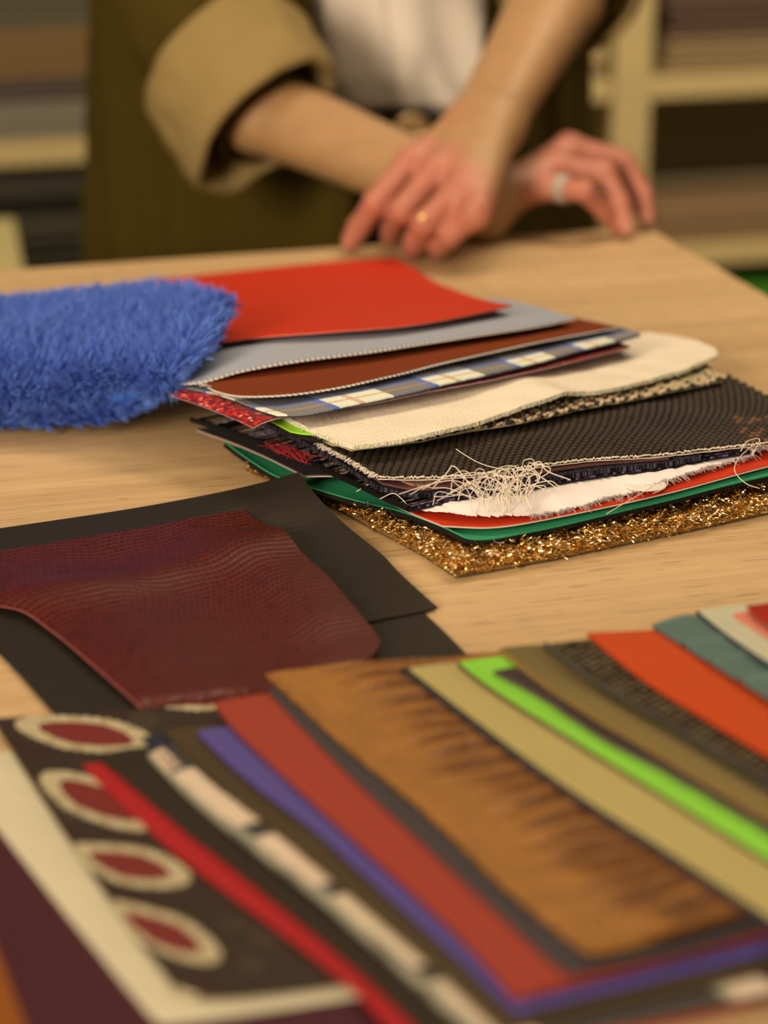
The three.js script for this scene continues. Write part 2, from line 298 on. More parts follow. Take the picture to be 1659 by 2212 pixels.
{ // green fabric bolt low on the right and a pale storage box low on the left
  const t = thing('fabric_bolt', 'green fabric bolt lying low on the right shelving', 'fabric bolt'); const p = rackRight.localToWorld(new THREE.Vector3(0.78, 0.28 + sr, -0.1)); t.position.copy(p); t.rotation.y = 0.27;
  const r = 0.09, q = []; for (let k = 0; k <= 90; k++) { const a = k / 90 * Math.PI * 10, s = r - 0.0008 * (90 - k) * 0.6; q.push([Math.cos(a) * s, Math.sin(a) * s]); }
  mesh('cloth_roll', new THREE.LatheGeometry([[0.0, -0.32], [r * 0.5, -0.32], [r - 0.004, -0.318], [r, -0.31], [r + 0.001, -0.1], [r, 0.1], [r, 0.31], [r - 0.004, 0.318], [0.02, 0.32]].map(([a, b]) => new THREE.Vector2(a, b)), 40).rotateZ(Math.PI / 2).translate(0, r, 0), cloth([0.056, 0.228, 0.021]), t);
  mesh('cardboard_core', new THREE.CylinderGeometry(0.02, 0.02, 0.68, 20, 1, true).rotateZ(Math.PI / 2).translate(0, r, 0), mat([0.4, 0.3, 0.18]), t);
  const b = thing('storage_box', 'pale beige storage box at the far left edge', 'box'); b.position.set(-0.685, 0.0, -2.75); b.rotation.y = 0.2;
  const bm = mat([0.561, 0.520, 0.249], { roughness: 0.8 });
  mesh('body', mergeGeometries([box(0.4, 0.012, 0.3, 0, 0.306, 0), box(0.4, 0.36, 0.012, 0, 0.48, 0.144), box(0.4, 0.36, 0.012, 0, 0.48, -0.144), box(0.012, 0.36, 0.276, -0.194, 0.48, 0), box(0.012, 0.36, 0.276, 0.194, 0.48, 0)]), bm, b);
  mesh('lid', box(0.415, 0.045, 0.315, 0, 0.68, 0, 0.004), bm, b);
  const s = thing('stool', 'low wooden stool carrying the pale storage box', 'stool'); s.position.set(-0.685, 0, -2.75); s.rotation.y = 0.2;
  mesh('seat', box(0.42, 0.03, 0.32, 0, 0.285, 0, 0.004), rackM, s); for (const x of [-0.18, 0.18]) for (const z of [-0.13, 0.13]) mesh('leg', box(0.035, 0.27, 0.035, x, 0.135, z), rackM, s);
}

const snakeScale = (u, v) => { const y = v * 24 + 0.9 * Math.sin(u * 2 * Math.PI) + 0.35 * Math.sin(u * 6 * Math.PI), r = Math.floor(y), fy = y - r, x = u * 36 + (r % 2) * 0.5 + 0.35 * Math.sin(v * 4 * Math.PI), fx = x - Math.floor(x); return Math.min(Math.min(fx, 1 - fx) / 0.5, Math.min(fy, 1 - fy) / 0.5 * 0.8); };
const scaleMap = dataTex(1024, 1024, (u, v) => { const e = smooth(0.04, 0.2, snakeScale(u, v)), n = fbm(u, v, 40, 40, 3), line = (1 - e) * smooth(0.25, 0.6, n + 0.15); return [lerp(0.225, 0.37, line) + 0.05 * n, lerp(0.035, 0.16, line), lerp(0.035, 0.11, line)]; }, 0.12, 0.12, true);
const scaleBump = dataTex(1024, 1024, (u, v) => smooth(0.02, 0.4, snakeScale(u, v)), 0.12, 0.12);

// ---------------------------------------------------------------- the fan of swatches in front, from the left upwards to the right
const FAN = 'swatches fanned out in the foreground';
// front = the long left edge from its far tip to its near corner; left = the far edge; right = the near edge
const fans = [], fan = (name, label, front, left, right, face, o = {}, after) => fans.push(() => { const r = swatch(name, label, FAN, { front, left, right, face, th: 0.0012, nu: 60, nv: 20, wave: 0.0004, ...o }); if (after) after(r); });
fan('orange_leather_swatch', 'orange brown leather at the bottom left corner', [[-0.2301, 0.921, -0.8168], [-0.1561, 0.921, -0.6224]], [[-0.2301, 0.921, -0.8168], [-0.1377, 0.921, -0.8374]], undefined, leather([0.230, 0.076, 0.011]));
fan('plum_leather_swatch', 'dark plum leather swatch left of the cream one', [[-0.201, 0.922, -0.8613], [-0.1483, 0.922, -0.7191], [-0.1302, 0.922, -0.6695], [-0.1121, 0.922, -0.6159]], [[-0.201, 0.922, -0.8613], [-0.1433, 0.922, -0.8793], [-0.0875, 0.922, -0.8932]], [[-0.1121, 0.922, -0.6159], [-0.0531, 0.922, -0.6315], [0.0199, 0.922, -0.6507]], leather([0.05, 0.012, 0.02], { roughness: 0.6, bumpScale: 0.0001 }));
fan('cream_leather_swatch', 'cream leather swatch bordering the snakeskin print', [[-0.1999, 0.9235, -0.8833], [-0.1642, 0.9235, -0.8155], [-0.1225, 0.9235, -0.7409], [-0.0911, 0.9235, -0.6864], [-0.0853, 0.9235, -0.6767], [-0.0808, 0.9235, -0.672]], [[-0.1999, 0.9235, -0.8833], [-0.1353, 0.9235, -0.8996]], [[-0.0808, 0.9235, -0.672], [-0.0694, 0.9235, -0.6738], [-0.0051, 0.9235, -0.6907], [0.0298, 0.9235, -0.7013]], leather([0.540, 0.530, 0.400], { roughness: 0.6, bumpMap: T.scuffed, bumpScale: 0.0003 }), { nu: 90 });
const snakePrint = canvasTex(2048, 1024, (x, w, h) => {      // brown ground, red hexagons ringed with cream scales; 0.3 m along, 0.15 m across
  x.setTransform(0, -1, 1, 0, 0, h); [w, h] = [h, w];
  x.fillStyle = 'rgb(50, 40, 33)'; x.fillRect(0, 0, w, h);
  for (let k = 0; k < 60; k++) { x.globalAlpha = 0.25; x.fillStyle = rnd() < 0.5 ? 'rgb(91, 86, 69)' : 'rgb(61, 26, 29)'; x.beginPath(); x.ellipse(rr(0, w), rr(0, h), rr(20, 60), rr(20, 90), 0, 0, 7); x.fill(); }
  x.globalAlpha = 1;
  const spot = (cx, cy, a, b, turn) => {
    const ring = (s, t) => { const f = Math.sin(t), q = a * Math.cos(t) * s, r = b * f * s * (1 - 0.2 * Math.abs(Math.cos(t))); return [cx + q * Math.cos(turn) - r * Math.sin(turn), cy + q * Math.sin(turn) + r * Math.cos(turn)]; };
    for (let k = 0; k < 40; k++) { const s = k / 40 * 2 * Math.PI, [p, q] = ring(1.08, s), [p2, q2] = ring(0.9, s + 0.08); x.fillStyle = k % 3 ? 'rgb(183, 178, 149)' : 'rgb(167, 158, 127)'; x.beginPath(); x.ellipse(p, q, 20, 15, s + turn, 0, 7); x.fill(); x.beginPath(); x.ellipse(p2, q2, 17, 13, s, 0, 7); x.fill(); }
    x.fillStyle = 'rgb(110, 42, 40)'; x.beginPath(); for (let k = 0; k < 60; k++) { const [p, q] = ring(0.8, k / 60 * 2 * Math.PI); k ? x.lineTo(p, q) : x.moveTo(p, q); } x.fill();
  };
  spot(215, 150, 170, 100, 0.68); spot(150, 610, 190, 92, 1.15); spot(130, 1020, 150, 96, 0.65); spot(100, 1400, 160, 92, 0.95); spot(70, 1850, 150, 90, 0.8); spot(560, -40, 150, 70, 0.3); spot(720, 10, 90, 70, 0.3);
  for (let r = 0; r < h; r += 16) for (let q = 0; q < w; q += 16) { x.globalAlpha = 0.13; x.fillStyle = '#000'; x.fillRect(q + (r / 16 % 2) * 8, r, 3, 9); x.fillRect(q, r, 16, 2); }
  x.globalAlpha = 1;
}, 0.3, 0.15);
fan('snakeskin_print_swatch', 'dark snakeskin print with red spots ringed in cream', [[-0.1848, 0.925, -0.9199], [-0.1474, 0.925, -0.8363], [-0.1222, 0.925, -0.7816], [-0.0976, 0.925, -0.7306], [-0.0821, 0.925, -0.7008], [-0.077, 0.925, -0.6909]], [[-0.1848, 0.925, -0.9199], [-0.1385, 0.925, -0.9259], [-0.08, 0.925, -0.938], [-0.0292, 0.925, -0.9515]], [[-0.077, 0.925, -0.6909], [-0.0688, 0.925, -0.6872], [-0.0533, 0.925, -0.6878], [-0.0086, 0.925, -0.6971], [0.023, 0.925, -0.7059]], mat([1, 1, 1], { map: snakePrint, roughness: 0.5, specularIntensity: 0.35, bumpMap: scaleBump, bumpScale: 0.0002 }), { nu: 70, back: cloth([0.230, 0.204, 0.134]), backTh: 0.0008 });
fan('red_leather_swatch', 'narrow visible strip of bright red leather on the snakeskin', [[-0.1357, 0.9265, -0.8697], [-0.0995, 0.9268, -0.8105], [-0.0822, 0.927, -0.7842], [-0.0492, 0.9273, -0.7406], [-0.0114, 0.9275, -0.6883], [0.0009, 0.9278, -0.6645], [0.0107, 0.928, -0.647]], [[-0.1357, 0.9265, -0.8697], [-0.1244, 0.9265, -0.8728], [-0.049, 0.9265, -0.8937]], [[0.0107, 0.928, -0.647], [0.0783, 0.928, -0.6595], [0.1413, 0.928, -0.6796]], leather([0.353, 0.016, 0.021]));
fan('black_leather_swatch', 'black leather swatch between the red strip and torn print', [[-0.131, 0.928, -0.8758], [-0.1232, 0.9283, -0.8648], [-0.0841, 0.9287, -0.8062], [-0.0501, 0.929, -0.7578], [-0.0086, 0.9293, -0.696], [0.0114, 0.9297, -0.6617], [0.0205, 0.93, -0.6447]], [[-0.131, 0.928, -0.8758], [-0.1121, 0.928, -0.8851], [-0.0281, 0.928, -0.9099]], [[0.0205, 0.93, -0.6447], [0.0781, 0.93, -0.6589], [0.1411, 0.93, -0.6789]], leather([0.026, 0.021, 0.014]));
fan('navy_leather_swatch', 'navy leather tip beneath the cream blotched print', [[-0.1115, 0.929, -0.8925], [-0.0831, 0.9295, -0.8428], [-0.0518, 0.93, -0.7897], [-0.0238, 0.9305, -0.7492], [0.0269, 0.931, -0.6661]], [[-0.1115, 0.929, -0.8925], [-0.1004, 0.929, -0.8968], [-0.0282, 0.929, -0.9152]], undefined, leather([0.02, 0.022, 0.045]));
const blotch = canvasTex(2048, 512, (x, w, h) => {      // strips of cream with torn dark breaks; 0.3 m along, 0.075 m across
  x.setTransform(0, -1, 1, 0, 0, h); [w, h] = [h, w];
  x.fillStyle = 'rgb(45, 44, 46)'; x.fillRect(0, 0, w, h);
  const strip = (y0, y1, a, b, col) => { x.fillStyle = col; x.beginPath(); const n = 26; for (let k = 0; k <= n; k++) x.lineTo(a + rr(-5, 5), lerp(y0, y1, k / n)); for (let k = n; k >= 0; k--) x.lineTo(b + rr(-6, 6), lerp(y0, y1, k / n)); x.fill(); };
  strip(0, h, 0, 24, 'rgb(148, 148, 130)'); strip(14, 160, 12, 90, 'rgb(194, 180, 164)'); strip(185, 600, 26, 120, 'rgb(201, 189, 170)'); strip(590, 690, 6, 40, 'rgb(132, 138, 127)'); strip(690, 1030, 28, 120, 'rgb(201, 187, 170)'); strip(1030, 1110, 4, 40, 'rgb(132, 138, 127)'); strip(1105, 1540, 26, 120, 'rgb(198, 187, 167)'); strip(1620, 2040, 26, 120, 'rgb(194, 183, 165)');
  strip(0, 300, 150, 420, 'rgb(190, 180, 158)'); strip(400, 900, 200, 460, 'rgb(190, 180, 158)'); strip(1000, 1500, 150, 420, 'rgb(190, 180, 158)');
  for (const [a, b] of [[40, 40], [56, 90], [30, 110]]) { x.fillStyle = 'rgb(114, 40, 58)'; x.fillRect(a, b, 12, 34); x.fillStyle = 'rgb(52, 40, 58)'; x.fillRect(a + 22, b + 12, 9, 34); }
}, 0.3, 0.075);
fan('blotched_print_swatch', 'dark cloth printed with broken cream strips', [[-0.1069, 0.93, -0.8728], [-0.0866, 0.9304, -0.836], [-0.0515, 0.9308, -0.7833], [-0.0246, 0.9312, -0.7448], [0.0259, 0.9316, -0.6611], [0.0351, 0.932, -0.644]], [[-0.1069, 0.93, -0.8728], [-0.1021, 0.93, -0.8811], [-0.0279, 0.93, -0.9058]], [[0.0351, 0.932, -0.644], [0.0779, 0.932, -0.6576], [0.1411, 0.932, -0.6795], [0.1762, 0.932, -0.6925]], mat([1, 1, 1], { map: blotch, roughness: 0.7 }), { back: cloth([0.230, 0.241, 0.185]), backTh: 0.0006 });
fan('olive_brown_swatch', 'olive brown leather swatch left of the purple one', [[-0.1015, 0.931, -0.8951], [-0.0825, 0.9315, -0.8609], [-0.0493, 0.932, -0.8058], [-0.0169, 0.9325, -0.754], [0.0213, 0.933, -0.6903], [0.0397, 0.9335, -0.656], [0.042, 0.934, -0.6513]], [[-0.1015, 0.931, -0.8951], [-0.0877, 0.931, -0.899], [-0.0065, 0.931, -0.9235]], [[0.042, 0.934, -0.6513], [0.0786, 0.934, -0.6651], [0.1428, 0.934, -0.6906], [0.1785, 0.934, -0.7046]], leather([0.060, 0.042, 0.017], { bumpScale: 0.0001 }));
fan('purple_swatch', 'purple leather swatch with a near edge along the bottom', [[-0.0855, 0.9325, -0.8912], [-0.0617, 0.9331, -0.8481], [-0.0294, 0.9337, -0.8], [0.0037, 0.9343, -0.7429], [0.0296, 0.9348, -0.6968], [0.0444, 0.9354, -0.6674], [0.0476, 0.936, -0.661]], [[-0.0855, 0.9325, -0.8912], [-0.0716, 0.9325, -0.8983], [0.0155, 0.9325, -0.928]], [[0.0476, 0.936, -0.661], [0.0793, 0.936, -0.674], [0.1443, 0.936, -0.7007], [0.1809, 0.936, -0.7167]], leather([0.084, 0.072, 0.293], { bumpScale: 0.0001, roughness: 0.7 }), { back: leather([0.034, 0.026, 0.105]) });
fan('maroon_red_swatch', 'brick red leather swatch left of the crocodile one', [[-0.0798, 0.934, -0.9183], [-0.0689, 0.9348, -0.8918], [-0.0264, 0.9356, -0.8121], [0.0064, 0.9364, -0.7524], [0.0299, 0.9372, -0.7075], [0.0472, 0.938, -0.6668]], [[-0.0798, 0.934, -0.9183], [-0.0527, 0.934, -0.9299], [0.0158, 0.934, -0.9481]], [[0.0472, 0.938, -0.6668], [0.0676, 0.938, -0.6752], [0.1458, 0.938, -0.7105], [0.1826, 0.938, -0.7262]], leather([0.280, 0.045, 0.028], { bumpScale: 0.0001, roughness: 0.65 }), { back: leather([0.088, 0.012, 0.012]), backTh: 0.0016 });
fan('slate_swatch', 'dark slate grey swatch framing the crocodile leather', [[-0.0556, 0.936, -0.9298], [-0.0186, 0.937, -0.848], [0.0134, 0.938, -0.7843], [0.0478, 0.939, -0.7162], [0.064, 0.94, -0.6843], [0.0677, 0.941, -0.6784]], [[-0.0556, 0.936, -0.9298], [-0.0066, 0.936, -0.9423], [0.0383, 0.936, -0.9528]], [[0.0677, 0.941, -0.6784], [0.1065, 0.941, -0.6909], [0.1455, 0.941, -0.7096], [0.1823, 0.941, -0.7257]], leather([0.049, 0.045, 0.052], { bumpScale: 0.0001, roughness: 0.7 }));
// crocodile leather: raised cross ribs on one side, small round scales on the other
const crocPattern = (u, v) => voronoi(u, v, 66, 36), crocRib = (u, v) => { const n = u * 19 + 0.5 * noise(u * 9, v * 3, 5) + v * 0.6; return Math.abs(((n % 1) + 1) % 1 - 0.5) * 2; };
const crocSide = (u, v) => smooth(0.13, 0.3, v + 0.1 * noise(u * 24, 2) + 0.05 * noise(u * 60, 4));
// gloss highlights put into the colour: ribs lighter, the plates between them darker brown
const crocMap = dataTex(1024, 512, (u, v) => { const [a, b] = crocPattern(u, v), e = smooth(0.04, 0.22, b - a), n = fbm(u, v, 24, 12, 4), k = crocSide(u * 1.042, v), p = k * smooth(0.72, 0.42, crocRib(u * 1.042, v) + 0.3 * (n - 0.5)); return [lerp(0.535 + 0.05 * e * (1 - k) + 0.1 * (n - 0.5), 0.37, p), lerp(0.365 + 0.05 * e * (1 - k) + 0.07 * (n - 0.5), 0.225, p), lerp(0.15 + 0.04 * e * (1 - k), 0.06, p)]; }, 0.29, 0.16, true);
const crocBump = dataTex(1024, 512, (u, v) => { const [a, b] = crocPattern(u, v); return smooth(0, 0.5, b - a); }, 0.29, 0.16);
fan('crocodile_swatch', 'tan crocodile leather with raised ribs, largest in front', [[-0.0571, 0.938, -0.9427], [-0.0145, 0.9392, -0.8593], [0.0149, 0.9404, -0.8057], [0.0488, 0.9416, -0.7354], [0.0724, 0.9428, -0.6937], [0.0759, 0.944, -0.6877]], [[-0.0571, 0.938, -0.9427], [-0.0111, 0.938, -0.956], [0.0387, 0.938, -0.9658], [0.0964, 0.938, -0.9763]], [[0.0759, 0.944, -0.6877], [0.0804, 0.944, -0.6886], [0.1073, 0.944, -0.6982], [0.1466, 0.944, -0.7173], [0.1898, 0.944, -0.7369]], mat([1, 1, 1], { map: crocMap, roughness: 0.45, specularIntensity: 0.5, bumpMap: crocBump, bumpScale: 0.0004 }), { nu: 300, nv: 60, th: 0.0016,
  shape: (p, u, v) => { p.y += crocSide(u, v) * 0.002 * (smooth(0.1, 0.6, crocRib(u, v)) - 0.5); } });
const ribM = leather([0.388, 0.349, 0.140], { roughness: 0.6, bumpMap: T.scuffed, bumpScale: 0.0003 });
fan('khaki_swatch', 'khaki leather swatch with dark edge beside the crocodile', [[0.0121, 0.941, -0.9425], [0.0363, 0.9421, -0.8955], [0.0555, 0.9433, -0.858], [0.0769, 0.9444, -0.8179], [0.1131, 0.9456, -0.7606], [0.145, 0.9467, -0.7085], [0.1632, 0.9479, -0.6763], [0.1751, 0.949, -0.6535]], [[0.0121, 0.941, -0.9425], [0.0359, 0.941, -0.9495], [0.0839, 0.941, -0.9641]], undefined, ribM, { back: leather([0.03, 0.03, 0.04]), backTh: 0.0024, grow: 0.003, th: 0.001 });
fan('lime_leather_swatch', 'vivid lime leather swatch on the khaki one', [[0.0364, 0.943, -0.9451], [0.0539, 0.9445, -0.9093], [0.0719, 0.946, -0.878], [0.1044, 0.9475, -0.8243], [0.1515, 0.949, -0.7487], [0.1705, 0.9505, -0.7145], [0.1904, 0.952, -0.679]], [[0.0364, 0.943, -0.9451], [0.0629, 0.943, -0.9532], [0.1066, 0.943, -0.9646]], undefined, leather([0.217, 0.613, 0.052], { bumpScale: 0.0001 }), { back: leather([0.107, 0.076, 0.050]), backTh: 0.0018, grow: 0.001 });
fan('brown_mesh_swatch', 'brown mesh swatch tip lying on the lime leather', [[0.0517, 0.945, -0.9302], [0.0744, 0.9467, -0.8959], [0.0981, 0.9483, -0.8512], [0.1302, 0.95, -0.8061], [0.1541, 0.9517, -0.7655], [0.1733, 0.9533, -0.7297], [0.1957, 0.955, -0.6883]], [[0.0517, 0.945, -0.9302], [0.064, 0.945, -0.9355], [0.1052, 0.945, -0.9509]], undefined, cloth([0.092, 0.072, 0.067], { bumpScale: 0.001 }), { th: 0.0016 });
fan('olive_satin_swatch', 'olive satin leather swatch with tan edge', [[0.0583, 0.947, -0.953], [0.0828, 0.9492, -0.8955], [0.1228, 0.9514, -0.8275], [0.1552, 0.9536, -0.7727], [0.1743, 0.9558, -0.7361], [0.1992, 0.958, -0.6898]], [[0.0583, 0.947, -0.953], [0.0834, 0.947, -0.959], [0.13, 0.947, -0.9729]], undefined, leather([0.137, 0.111, 0.042], { roughness: 0.4, bumpScale: 0.0001 }), { back: leather([0.230, 0.161, 0.059]), backTh: 0.0022, grow: 0.0018, nv: 40,
  shape: (p, u, v) => { p.y += 0.0035 * Math.sin(clamp(v * 5, 0, 1) * Math.PI) * smooth(0, 0.3, u); } });
{
  const front = [[0.0781, 0.949, -0.9523], [0.1025, 0.9514, -0.8978], [0.1339, 0.9538, -0.843], [0.159, 0.9562, -0.7965], [0.1789, 0.9586, -0.7605], [0.2101, 0.961, -0.7079]];
  fan('black_tweed_swatch', 'black tweed swatch flecked pale with grey braided edge', front, [[0.0781, 0.949, -0.9523], [0.1, 0.949, -0.9573], [0.141, 0.949, -0.9706]], undefined, cloth([1, 1, 1], { map: dataTex(256, 256, (u, v) => { const s = Math.sin(u * 2 * Math.PI * 12 + 3 * fbm(u, v, 6, 6)) * Math.sin(v * 2 * Math.PI * 9), n = fbm(u, v, 30, 30, 2); return s * n > 0.2 ? [0.5, 0.47, 0.38] : [0.17, 0.14, 0.1]; }, 0.06, 0.08, true), bumpMap: T.felt, bumpScale: 0.001 }), { th: 0.0022 }, ({ t, g, c }) => {
  const ring = []; const cv = new THREE.CatmullRomCurve3(g[0]); for (let k = 0; k < 120; k++) { const p = cv.getPointAt(k / 119).sub(c), e = cv.getTangentAt(k / 119); ring.push(new THREE.SphereGeometry(1, 7, 5).scale(0.0024, 0.0014, 0.0013).rotateY(Math.atan2(-e.z, e.x) + (k % 2 ? 0.6 : -0.6)).translate(p.x, p.y - 0.0006, p.z)); }
  mesh('braided_edge', mergeGeometries(ring), cloth([0.147, 0.149, 0.134]), t).userData.kind = 'stuff';
  });
}
fan('orange_swatch', 'vivid orange swatch right of the black tweed', [[0.0987, 0.951, -0.9611], [0.122, 0.9536, -0.9001], [0.1445, 0.9562, -0.8549], [0.1623, 0.9588, -0.8173], [0.1822, 0.9614, -0.7786], [0.2185, 0.964, -0.7147]], [[0.0987, 0.951, -0.9611], [0.1312, 0.951, -0.9655], [0.1764, 0.951, -0.9797]], undefined, leather([0.476, 0.064, 0.009], { roughness: 0.7, bumpScale: 0.0001 }), { back: leather([0.388, 0.032, 0.017]), backTh: 0.0008 });
fan('teal_crocodile_swatch', 'teal grey crocodile leather swatch with square plates', [[0.1311, 0.953, -0.9672], [0.153, 0.9565, -0.9146], [0.1712, 0.96, -0.8709], [0.191, 0.9635, -0.8245], [0.2311, 0.967, -0.7378]], [[0.1311, 0.953, -0.9672], [0.1566, 0.953, -0.978], [0.2463, 0.953, -1.0081]], undefined, leather([0.096, 0.174, 0.167], { roughness: 0.5 }), { nu: 200, nv: 50, back: leather([0.034, 0.039, 0.080]), backTh: 0.001,
  shape: (p, u, v) => { const n = u * 9 + 0.3 * noise(u * 5, v * 3), w = Math.abs(((n % 1) + 1) % 1 - 0.5) * 2; p.y += 0.0024 * smooth(0.8, 1, w); } });
fan('cream_swatch', 'plain cream leather swatch with navy edge, far right', [[0.1554, 0.955, -0.9803], [0.1656, 0.9587, -0.9419], [0.1767, 0.9625, -0.9051], [0.1967, 0.9663, -0.855], [0.242, 0.97, -0.7529]], [[0.1554, 0.955, -0.9803], [0.1796, 0.955, -0.9872], [0.2715, 0.955, -1.0167]], undefined, leather([0.507, 0.536, 0.412], { bumpScale: 0.0001 }), { back: leather([0.04, 0.04, 0.075]), backTh: 0.0014, grow: 0.0012 });
fan('coral_swatch', 'coral pink swatch under the topmost red one', [[0.1708, 0.957, -0.971], [0.1815, 0.962, -0.9335], [0.202, 0.967, -0.8822], [0.2513, 0.972, -0.7744]], [[0.1708, 0.957, -0.971], [0.1996, 0.957, -0.9837], [0.2717, 0.957, -1.0082]], undefined, leather([0.632, 0.215, 0.160], { bumpScale: 0.0001 }));
fan('scarlet_swatch', 'scarlet swatch on top at the right photo edge', [[0.1777, 0.96, -0.9744], [0.1794, 0.9637, -0.9537], [0.1881, 0.9675, -0.9222], [0.2018, 0.9713, -0.8829], [0.2531, 0.975, -0.7686]], [[0.1777, 0.96, -0.9744], [0.194, 0.96, -0.979], [0.2738, 0.96, -1.0083]], undefined, leather([0.344, 0.016, 0.007], { bumpScale: 0.0001 }));
fans.reverse().forEach((build) => build());

// ---------------------------------------------------------------- leather sheets on the left
const blackM = leather([0.022, 0.019, 0.015], { roughness: 0.45, specularIntensity: 0.28, bumpMap: T.scuffed, bumpScale: 0.0004 });
swatch('leather_sheet', 'burgundy snakeskin leather with pink cut edge on black leather', 'leather sheets', {
  front: [[-0.2524, 0.9265, -1.1138], [-0.2165, 0.9265, -1.1305], [-0.1546, 0.9265, -1.1594], [-0.1112, 0.9265, -1.1835], [-0.0833, 0.9265, -1.1974]], left: [[-0.2524, 0.9265, -1.1138], [-0.2229, 0.9265, -1.0648], [-0.2036, 0.9265, -1.0528], [-0.1901, 0.9265, -1.0454], [-0.1729, 0.9265, -1.0242], [-0.1452, 0.9265, -0.9795], [-0.1142, 0.9265, -0.9293], [-0.1093, 0.9265, -0.9198]],
  right: [[-0.0832, 0.927, -1.1961], [-0.0609, 0.927, -1.1523], [-0.0436, 0.929, -1.1131], [-0.0313, 0.93, -1.0856], [-0.017, 0.929, -1.0464], [-0.0056, 0.927, -1.0183], [-0.0022, 0.927, -1.0031], [-0.0055, 0.927, -0.9867]], last: [[-0.1091, 0.927, -0.9188], [-0.0755, 0.927, -0.938], [-0.0407, 0.927, -0.9599], [-0.0126, 0.927, -0.9795], [-0.0055, 0.927, -0.9867]],
  face: mat([1, 1, 1], { map: scaleMap, roughness: 0.38, specularIntensity: 0.7, bumpMap: scaleBump, bumpScale: 0.00012 }), back: cloth([0.280, 0.085, 0.085]), th: 0.0009, backTh: 0.0007, grow: 0.0008, nu: 120, nv: 90, wave: 0.0008,
  shape: (p, u, v) => { const c = 0.36 - 0.1 * u; p.y += 0.0055 * Math.exp(-(((v - c) / 0.1) ** 2)) * smooth(-0.1, 0.3, u) + 0.002 * Math.sin(u * 9) * smooth(0, 0.3, v) * smooth(1, 0.7, v); } });
swatch('leather_sheet', 'large black leather sheet with a corner on the swatch pile', 'leather sheets', {
  front: [[-0.2885, 0.923, -1.1479], [-0.2242, 0.923, -1.1752], [-0.1466, 0.9235, -1.2085], [-0.0979, 0.927, -1.2264], [-0.0714, 0.932, -1.2307], [-0.0516, 0.939, -1.2277]], left: [[-0.2888, 0.9225, -1.1492], [-0.2348, 0.9225, -1.0603], [-0.1949, 0.9225, -0.9994], [-0.1597, 0.9225, -0.9346], [-0.1365, 0.9225, -0.8922]],
  right: [[-0.0516, 0.939, -1.2277], [-0.038, 0.935, -1.1918], [-0.0241, 0.928, -1.1719], [-0.0004, 0.9235, -1.131], [0.0073, 0.923, -1.1101], [0.0285, 0.9225, -1.0591]], last: [[-0.1365, 0.9225, -0.8922], [-0.1115, 0.9225, -0.9412], [-0.0545, 0.9225, -1.012], [-0.0023, 0.9225, -1.043], [0.0186, 0.9225, -1.0534], [0.0285, 0.9225, -1.0591]], face: blackM, th: 0.0009, wave: 0.0002, nu: 90, nv: 50 });
swatch('leather_sheet', 'black leather sheet underneath, its edge reaching the fanned swatches', 'leather sheets', {
  front: [[-0.173, 0.921, -1.0096], [-0.1177, 0.921, -1.0513], [-0.0577, 0.921, -1.0798], [0.0189, 0.921, -1.06]], left: [[-0.173, 0.921, -1.0096], [-0.1528, 0.921, -0.9652], [-0.122, 0.921, -0.8951]], right: [[0.0189, 0.921, -1.06], [0.0315, 0.921, -1.0295], [0.0416, 0.921, -1.0027], [0.0612, 0.921, -0.9547]], face: blackM, th: 0.0009, wave: 0.0004, nu: 50, nv: 30 });
